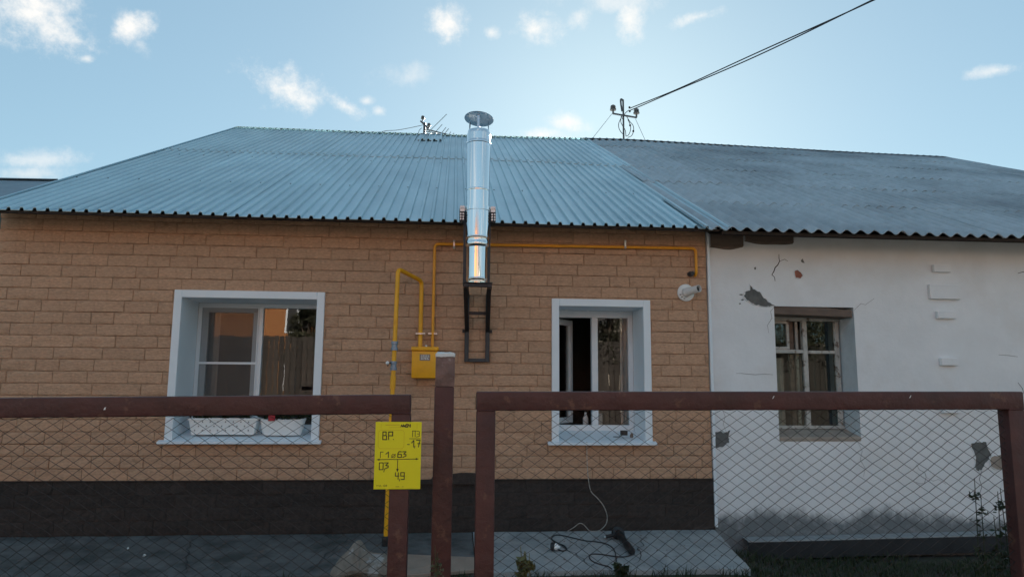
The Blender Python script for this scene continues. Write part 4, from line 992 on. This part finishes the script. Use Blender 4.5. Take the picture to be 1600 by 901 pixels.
def tools():
    hd = A(967, 833, .05); tl = A(988, 862, .03)
    t = thing('angle_grinder', (hd.x, hd.y, az(hd.y)), 'black angle grinder lying on the concrete under the right window', 'power tool')
    d = tl-hd; L = d.length; 
    MB().lathe([(0,-.03),(.03,-.03),(.036,0),(.036,L*.25),(.028,L*.32),(.026,L*.55),(.033,L*.62),(.033,L*.95),(.024,L),(0,L)], hd, d, 18).build('motor_body', 'plastic', t, smooth=True)
    MB().lathe([(0,.012),(.062,.012),(.066,.0),(.066,-.016),(.062,-.02),(.0,-.02)], hd+Vector((-.0,.02,.0)), Vector((.25,-.75,.6)), 26).build('wheel_guard', 'plastic', t, smooth=True)
    hh = A(946, 838, .03); MB().tube([hd, hd+(hh-hd)*.4, hh], [.012,.017,.016], 12).build('side_handle', 'plastic', t, smooth=True)
    MB().lathe([(0,0),(.014,0),(.014,.02),(0,.02)], hh, (hh-hd), 12).build('handle_tip', 'zinc', t, smooth=True)
    c = [A(*q, .006) for q in ((988,866),(975,869),(958,868),(938,865),(924,865),(921,870),(926,876),(938,881),(950,884),(956,888))]
    o = MB().tube(smoothpath(c), .0052, 7).build('black_cable', 'cable', None, smooth='all'); tag(o, 'black grinder cord looping on the concrete from the tool handle', 'cord')
    c = [A(*q, .006) for q in ((872,858),(880,860),(885,857),(882,852),(872,848),(863,843),(863,838),(869,835),(880,836),(897,840),(915,844),(935,846),(950,850),(959,857),(962,866),(963,876))]
    o = MB().tube(smoothpath(c), .0055, 7).build('black_cable', 'cable', None, smooth='all'); tag(o, 'long black extension cord curving from the socket to the concrete edge', 'cord')
    s = A(865, 855, .03)
    t = thing('extension_socket', (s.x, s.y, az(s.y)), 'black and white extension socket standing on the concrete apron', 'socket')
    MB().lathe([(0,0),(.034,0),(.036,.01),(.036,.03),(.03,.034),(0,.034)], s+Vector((-.02,0,.012)), (1,-.5,.1), 20).build('socket_body', 'plastic', t, smooth=True)
    MB().lathe([(0,0),(.03,0),(.028,.012),(.012,.03),(.01,.045),(0,.045)], s+Vector((.012,-.016,.014)), (1,-.45,-.1), 16).build('plug', 'whiteplastic', t, smooth=True)
    yw = -.045
    pts = [P(917,690,-.1), P(917,700,yw), P(917.5,725,yw), P(919,745,yw), P(923,766,yw-.01), P(933,777,yw-.02), P(942,788,yw-.02), P(948,802,yw-.03), P(948,815,yw-.03), P(942,824,yw-.04)]+[A(*q, .012) for q in ((933,829),(921,828))]+[P(912,819,-.06), P(905,817,-.06), P(897,823,-.08)]+[A(887,829,.008)]
    o = MB().tube(smoothpath(pts), .0036, 6).build('cable', 'whitecable', None, smooth='all'); tag(o, 'thin pale cable hanging from the right window sill to the concrete', 'cable')
tools()
def rubbish():
    y = -1.36
    pk = P(557, 846, y+.1); 
    outline = [(514,905),(517,892),(530,873),(545,858),(553,848),(560,846),(566,853),(572,862),(582,866),(602,868),(612,880),(616,905)]
    cen = P(565, 884, y); n = len(outline)*3; vs = [(cen.x, y-.16, cen.z)]; ring = []
    pts = smoothpath([P(a, b, y) for a, b in outline]+[P(565, 915, y)]+[P(*outline[0], y)], 3)[:-1]; m = len(pts)
    for k, f in enumerate((.35, .7, 1.0)):
        for p in pts:
            q = cen+(p-cen)*f; dep = -.16*(1-f**2)+.02
            crs = .03*abs(noise.noise((q.x*9, q.z*9, 1)))+.015*noise.noise((q.x*22, q.z*22, 5))
            vs.append((q.x, y+dep-crs*(1 if f < 1 else 0), q.z))
    for p in pts: vs.append((p.x*.97+cen.x*.03, y+.12, p.z-.01))
    fs = [(0, 1+i, 1+(i+1) % m) for i in range(m)]
    for r in range(3): fs += [(1+r*m+i, 1+(r+1)*m+i, 1+(r+1)*m+(i+1) % m, 1+r*m+(i+1) % m) for i in range(m)]
    o = MB().add(vs, fs).build('paper_sack', 'paper', None, smooth=True)
    bm = bmesh.new(); bm.from_mesh(o.data); bmesh.ops.subdivide_edges(bm, edges=bm.edges, cuts=2, use_grid_fill=True)
    for v in bm.verts: v.co += Vector((0, -1, .3))*(.016*abs(noise.noise(v.co*14))+.007*noise.noise(v.co*40)+.012*abs(noise.noise(Vector((v.co.x*5+v.co.z*7, 2, 1)))))
    bm.to_mesh(o.data); bm.free(); tag(o, 'crumpled pale paper sack behind the fence left of the sign post', 'sack')
    q = [G(600, 869, -.03), G(742, 875, -.03), G(743, 895, -.09), G(640, 903, -.09), G(600, 903, -.09)]
    b = MB(); k = len(q); vs = [(p.x, p.y, p.z+.03) for p in q]+[(p.x, p.y, p.z) for p in q]
    b.add(vs, [tuple(range(k)), tuple(range(k, 2*k))[::-1]]+[(i, i+k, (i+1) % k+k, (i+1) % k) for i in range(k)])
    o = b.build('cardboard_sheet', 'card', None, bevel=.004); tag(o, 'flat brownish cardboard sheet on the ground behind the fence posts', 'cardboard')
    for px, py, s, lab in ((225,868,.02,'white scrap of paper on the left concrete'), (200,857,.014,'tiny pale crumb of plaster on the left concrete')):
        p = A(px, py, .008); rng = random.Random(px)
        o = MB().add([(p.x+s*math.cos(a)*rng.uniform(.6,1.2), p.y+s*math.sin(a)*rng.uniform(.8,1.4), p.z+rng.uniform(0,.012)) for a in (0,1.2,2.4,3.7,5)]+[(p.x, p.y, p.z+.02), (p.x, p.y, p.z-.008)], [(i,(i+1) % 5,5) for i in range(5)]+[((i+1) % 5,i,6) for i in range(5)]).build('paper_scrap', 'whiteplastic', None); tag(o, lab, 'scrap')
rubbish()

# ------------------------------------------------------------------ masts, aerial, cables
def insulator(c, h, parent):
    MB().lathe([(0,0),(h*.10,0),(h*.10,h*.35),(h*.32,h*.4),(h*.34,h*.55),(h*.22,h*.62),(h*.30,h*.7),(h*.26,h*.9),(h*.12,h),(0,h)], c, (0,0,1), 12).build('insulator', 'insul', parent, smooth=True)
def masts():
    Y = RIDGE_Y; 
    base = P(974.5, 219, Y); top = P(975, 156, Y)
    t = thing('power_mast', (base.x, Y, base.z), 'steel mast with a crossarm and looped cables on the ridge near the wires', 'mast')
    zs = [base.z-.25, top.z-.1, top.z-.03, top.z, top.z-.02, top.z-.12, top.z-.27]; dx = [0, 0, -.008, -.035, -.06, -.055, -.03]
    MB().tube(smoothpath([(base.x+d, Y-.0-abs(d)*.5, z) for d, z in zip(dx, zs)], 5), .0195, 10).build('mast_pipe', 'mast', t, smooth=True)
    a = P(957, 177.5, Y); c = P(995, 184, Y); MB().bar(a, c, .03, .03).build('crossarm', 'mast', t)
    for q in (P(958, 178, Y), P(994.5, 183.5, Y)): insulator(q, .2, t)
    b = MB(); 
    for path in (((972,182),(967,192),(967,200),(970,206),(974,210)), ((979,182),(984,190),(989,196),(990,204),(987,212),(981,215)), ((981,187),(985,196),(985,204),(982,211),(978,213)), ((971,180),(970,190),(973,197),(977,204),(978,213)), ((983,172),(978,176),(975,180),(972,186))):
        b.tube(smoothpath([P(x, y, Y-.05) for x, y in path]), .0075, 6)
    b.build('cable_loop', 'cable', t, smooth='all')
    for q in ((984.5,196),(989.5,205),(983.5,168),(984,174)): 
        p = P(*q, Y-.05); MB().lathe([(0,-.022),(.02,-.018),(.022,.0),(.018,.018),(0,.022)], p, (0,0,1), 10).build('cable_joint', 'plastic', t, smooth=True)
    b = MB(); b.tube([P(956, 178, Y), P(926, 216, Y-.1)], .0045, 5); b.tube([P(993, 186, Y), P(1008, 219, Y-.1)], .0045, 5); b.build('guy_wire', 'cable', t)
    # left mast
    base = P(663, 209.5, Y); top = P(663, 192, Y)
    t = thing('power_mast', (base.x, Y, base.z), 'short square mast stub with two insulators left of the flue cap', 'mast')
    MB().bar((base.x, Y, base.z-.2), (base.x, Y, top.z), .05, .05).build('mast_post', 'mast', t)
    MB().bar(P(657, 189, Y), P(669, 201, Y), .03, .03).build('crossarm', 'mast', t)
    for q in (P(660.5, 189.5, Y-.03), P(670, 201, Y-.03)): insulator(q, .12, t)
    b = MB(); b.tube(smoothpath([P(661, 195.5, Y), P(640, 200, Y), P(620, 203.5, Y), P(603, 204.5, Y), P(590, 208, Y)]), .006, 5); b.tube(smoothpath([P(659, 200, Y-.03), P(655, 204, Y-.03), P(654, 209, Y-.03)]), .006, 5); b.build('cable', 'cable', t, smooth='all')
    p0 = P(665, 202, Y+.05); p1 = P(704, 211.5, Y+.05)
    t = thing('tv_aerial', (p0.x, Y+.05, p0.z), 'slanting television aerial with thin rods beside the short mast', 'aerial')
    b = MB(); b.bar(p0, p1, .022, .022); b.bar(p0+Vector((0,.03,-.03)), p1+Vector((0,.03,-.02)), .016, .016); b.build('boom', 'mast', t)
    for (ax, ay, bx, by) in ((698,178.5,668,208),(691,194.5,678,209),(697,199,689,209),(701,201,694,210),(704.5,206,701,211),(709.5,208,706,211.5)):
        MB().tube([P(ax, ay, Y+.05), P(bx, by, Y+.06)], .0065, 5).build('rod', 'mast', t)
    s0 = P(984, 169.5, Y-.05); s1 = P(985, 172.5, Y-.05); e = P(1365, 0, 1.5); d = e-(s0+s1)/2
    for k, s in enumerate((s0, s1)):
        pts = []; n = 90
        for i in range(n+1):
            u = i/n*2.4; p = s+d*u if False else s*(1-min(u, 1))+(e+Vector((0,0,.007-.014*k)))*min(u, 1) if u <= 1 else e+Vector((0,0,.007-.014*k))+d*(u-1)
            p = Vector(p); sag = .22*4*(u/2.4)*(1-u/2.4) if u <= 2.4 else 0; p.z -= sag-.22*4*(1/2.4)*(1-1/2.4)*min(u, 1)*1.0 if u <= 1 else sag-.22*4*(1/2.4)*(1-1/2.4)
            w = .013*math.sin(u*7.5)*(1 if k else -1)*min(1, u*4); p += Vector((0, 0, w)); pts.append(p)
        o = MB().tube(pts, .0105, 6).build('overhead_wire', 'cable', None, smooth='all'); tag(o, ('upper' if k == 0 else 'lower')+' of two overhead wires where they leave the tall mast', 'wire', 'overhead wires to the mast')
masts()
def pole():
    e = P(1365, 0, 1.5); s0 = P(984.5, 171, RIDGE_Y-.05); q = e+(e-s0)*1.4
    t = thing('utility_pole', (q.x, q.y, -.2), 'plain wooden pole in the street that carries the two overhead wires', 'pole')
    MB().tube([(q.x, q.y, -.5), (q.x, q.y, q.z+.3)], [.14, .10], 12).build('shaft', 'barewood', t, smooth=True)
    MB().box(q.x-.5, q.x+.5, q.y-.05, q.y+.05, q.z-.25, q.z-.15).build('crossarm', 'barewood', t)
pole()

# ------------------------------------------------------------------ grass and weeds
def grass():
    rng = random.Random(20); b = MB()
    def blade(x, y, h, w, lean):
        z = gz(x, y)-.01; a = rng.uniform(0, 6.28); c, s = math.cos(a), math.sin(a); dx, dy = lean*math.cos(a+1.2), lean*math.sin(a+1.2)
        b.add([(x-c*w, y-s*w, z), (x+c*w, y+s*w, z), (x+c*w*.6+dx*.4, y+s*w*.6+dy*.4, z+h*.6), (x-c*w*.6+dx*.4, y-s*w*.6+dy*.4, z+h*.6), (x+dx, y+dy, z+h)], [(0,1,2,3),(3,2,4)])
    for _ in range(26000):
        x = rng.uniform(.3, 7.2); y = rng.uniform(-3.4, -.16)
        if x < 2.62 and y > -1.24: continue
        if noise.noise((x*2.2, y*2.2, 3)) < (-.25 if x > 2.3 else .0): continue
        k = .8+.5*noise.noise((x*1.3, y*1.3, 8))
        blade(x, y, rng.uniform(.05, .13)*k, rng.uniform(.003, .006), rng.uniform(.02, .08))
    for _ in range(5000):
        x = rng.uniform(-4.5, .3); y = rng.uniform(-3.0, -1.22)
        if noise.noise((x*1.4+3, y*1.4, 3)) < .08: continue
        blade(x, y, rng.uniform(.05, .12), rng.uniform(.003, .006), rng.uniform(.02, .07))
    stuff(tag(b.build('grass', 'grass', None, fix=False), 'dark rough grass growing in front of the white wall', 'grass'))
grass()
def weed(x, y, z0, h, n, lab, m='leaf', size=.05, spread=.06, seed=1, stems=3, top=None):
    rng = random.Random(seed); t = thing('weed', (x, y, z0), lab, 'weed'); b = MB(); l = MB()
    for s in range(stems):
        p = Vector((x+rng.uniform(-.02,.02), y+rng.uniform(-.02,.02), z0)); q = Vector((x+rng.uniform(-spread,spread), y+rng.uniform(-spread,spread)*.6, z0+h*rng.uniform(.94, 1.01)))
        mid = (p+q)/2+Vector((rng.uniform(-.03,.03), 0, 0)); pts = smoothpath([p, mid, q]); b.tube(pts, [.004*(1-.7*i/len(pts)) for i in range(len(pts))], 5)
        for k in range(n):
            u = rng.uniform(.25 if h > .5 else .05, 1); c = pts[int(u*(len(pts)-1))]; leaves(l, c, 2, .025, .02, .02, size, rng)
    b.build('stem', m, t, fix=False); l.build('foliage', m, t, fix=False)
gzf = -.17
p = P(686, 850, -4.66); weed(p.x, -4.66, gzf, p.z-gzf, 150, 'tall leafy weed in front of the middle gate post', size=.013, spread=.016, seed=2, stems=3)
p = P(822, 856, -4.3); weed(p.x, -4.3, gzf, p.z-gzf, 60, 'yellowish grassy weed behind the mesh right of the second post', 'straw', .03, .022, 3, 7)
for px, py, sd in ((1529,742,4),(1561,758,5),(1552,800,6)):
    p = P(px, py, -4.50); weed(p.x, -4.50, gzf, p.z-gzf, 60, {4:'dark climbing weed on the mesh under the grey bare patch',5:'dark weed stalk nearest the right fence post',6:'shorter dark weed between the two stalks at the right post'}[sd], 'leafdark', .021, .022, sd, 2)
p = A(965, 884, 0); weed(p.x, -1.25, -.14, .12, 26, 'low dark weed at the concrete edge below the grinder', 'leafdark', .05, .09, 7, 4)

# ------------------------------------------------------------------ across the street (seen in the panes and the steel)
def opposite(x0, x1, y0, y1, h, rh, m, label, wins):
    t = thing('street_house', ((x0+x1)/2, (y0+y1)/2, -.2), label, 'house', 'houses across the street')
    MB().box(x0, x1, y0, y1, -.2, h).build('wall', m, t)
    ym = (y0+y1)/2; MB().add([(x0-.4, y1+.4, h), (x1+.4, y1+.4, h), (x1+.4, ym, h+rh), (x0-.4, ym, h+rh), (x0-.4, y0-.4, h), (x1+.4, y0-.4, h)], [(0,1,2,3),(3,2,5,4),(0,3,4),(1,5,2)]).build('roof', 'tile', t, fix=False)
    for wx in wins:
        for wz in (1.0, 3.8) if h > 5 else (1.0,):
            f = MB(); f.box(wx-.6, wx+.6, y1+.001, y1+.05, wz, wz+.08); f.box(wx-.6, wx+.6, y1+.001, y1+.05, wz+1.32, wz+1.4)
            for q in (-.6, -.04, .52): f.box(wx+q, wx+q+.08, y1+.001, y1+.05, wz+.08, wz+1.32)
            f = f.build('window', 'pvc', t); MB().box(wx-.52, wx+.52, y1+.002, y1+.02, wz+.08, wz+1.32).build('pane', 'plastic', f)
opposite(-15, -4.2, -36, -27.5, 9.0, 1.6, 'ochre', 'tall ochre house across the street mirrored in the left window', (-13.5, -7.6, -5.4))
opposite(-2.6, 3.4, -37, -29, 8.6, 2.0, 'backbrick', 'red brick house across the street mirrored in the flue pipe', (-1.2, 1.8))
opposite(5.5, 15, -36, -28, 7.6, 2.0, 'whiterender', 'cream house across the street behind the trees', (7.5, 10.5, 13.3))
def tree(x, y, h, r, seed, lab):
    rng = random.Random(seed); t = thing('tree', (x, y, -.2), lab, 'tree', 'trees across the street'); b = MB(); l = MB()
    b.tube([(x, y, -.3), (x+.1, y, h*.25), (x-.05, y+.1, h*.5), (x, y, h*.85)], [.17, .14, .1, .03], 8)
    for k in range(26):
        a = rng.uniform(0, 6.28); rr = r*rng.uniform(.2, .85); z = h*rng.uniform(.35, .95); c = Vector((x+rr*math.cos(a), y+rr*math.sin(a), z))
        b.tube([(x, y, z*.75), c], [.05, .01], 5); leaves(l, c, 420, r*.38, r*.38, r*.3, .13, rng)
    b.build('trunk', 'bark', t, fix=False); l.build('crown', 'treeleaf', t, fix=False)
tree(-5.9, -21.5, 4.9, 1.1, 1, 'bushy tree across the street mirrored in the right half of the left window'); tree(6.5, -20.5, 6.5, 2.4, 2, 'tall tree across the street mirrored in the right window'); tree(14.2, -20.5, 6.8, 3.0, 3, 'broad tree across the street mirrored in the old window')
def street_fence():
    t = thing('board_fence', (-2, -20, -.2), 'tall dark board fence across the street mirrored in the windows', 'fence')
    x = -20.0; rng = random.Random(5); me = MB().box(0, .19, 0, .03, -.2, 3.15).build('board', 'boardfence', t, fix=False)
    me.location = (x, -19.6, 0); me.matrix_parent_inverse = Matrix.Translation(-Vector(t.location))
    for i in range(1, 195):
        o = me.copy(); COL.objects.link(o); o.location = (x+i*.21, -19.6+rng.uniform(-.01, .01), rng.uniform(-.03, .03))
    MB().box(-20, 20.9, -19.68, -19.62, 2.2, 2.3).build('rail', 'boardfence', t)
street_fence()

def offcut():
    y = -.05; pts = [(652,756),(652,751),(674,748),(677,742),(682,740),(700,741),(722,738),(750,739),(750,756)]
    o = MB().prism([(p.x, p.z) for p in (P(a, b_, y) for a, b_ in pts)], y, y+.015).build('panel_offcut', 'stone', None)
    tag(o, 'dark strip of plinth panel standing proud of the plinth behind the gate post', 'panel')
    q = P(915, 650, .66); z = .912
    t = thing('bottle', (q.x, .66, z), 'pale bottle on the inner sill behind the open window sash', 'bottle')
    MB().lathe([(0,0),(.03,0),(.032,.01),(.032,.15),(.014,.19),(.013,.22),(0,.22)], (q.x, .66, z), n=16).build('bottle_body', 'whiteplastic', t, smooth=True)
    MB().lathe([(0,.2205),(.016,.2205),(.016,.245),(0,.245)], (q.x, .66, z), n=12).build('cap', 'plastic', t, smooth=True)
offcut()
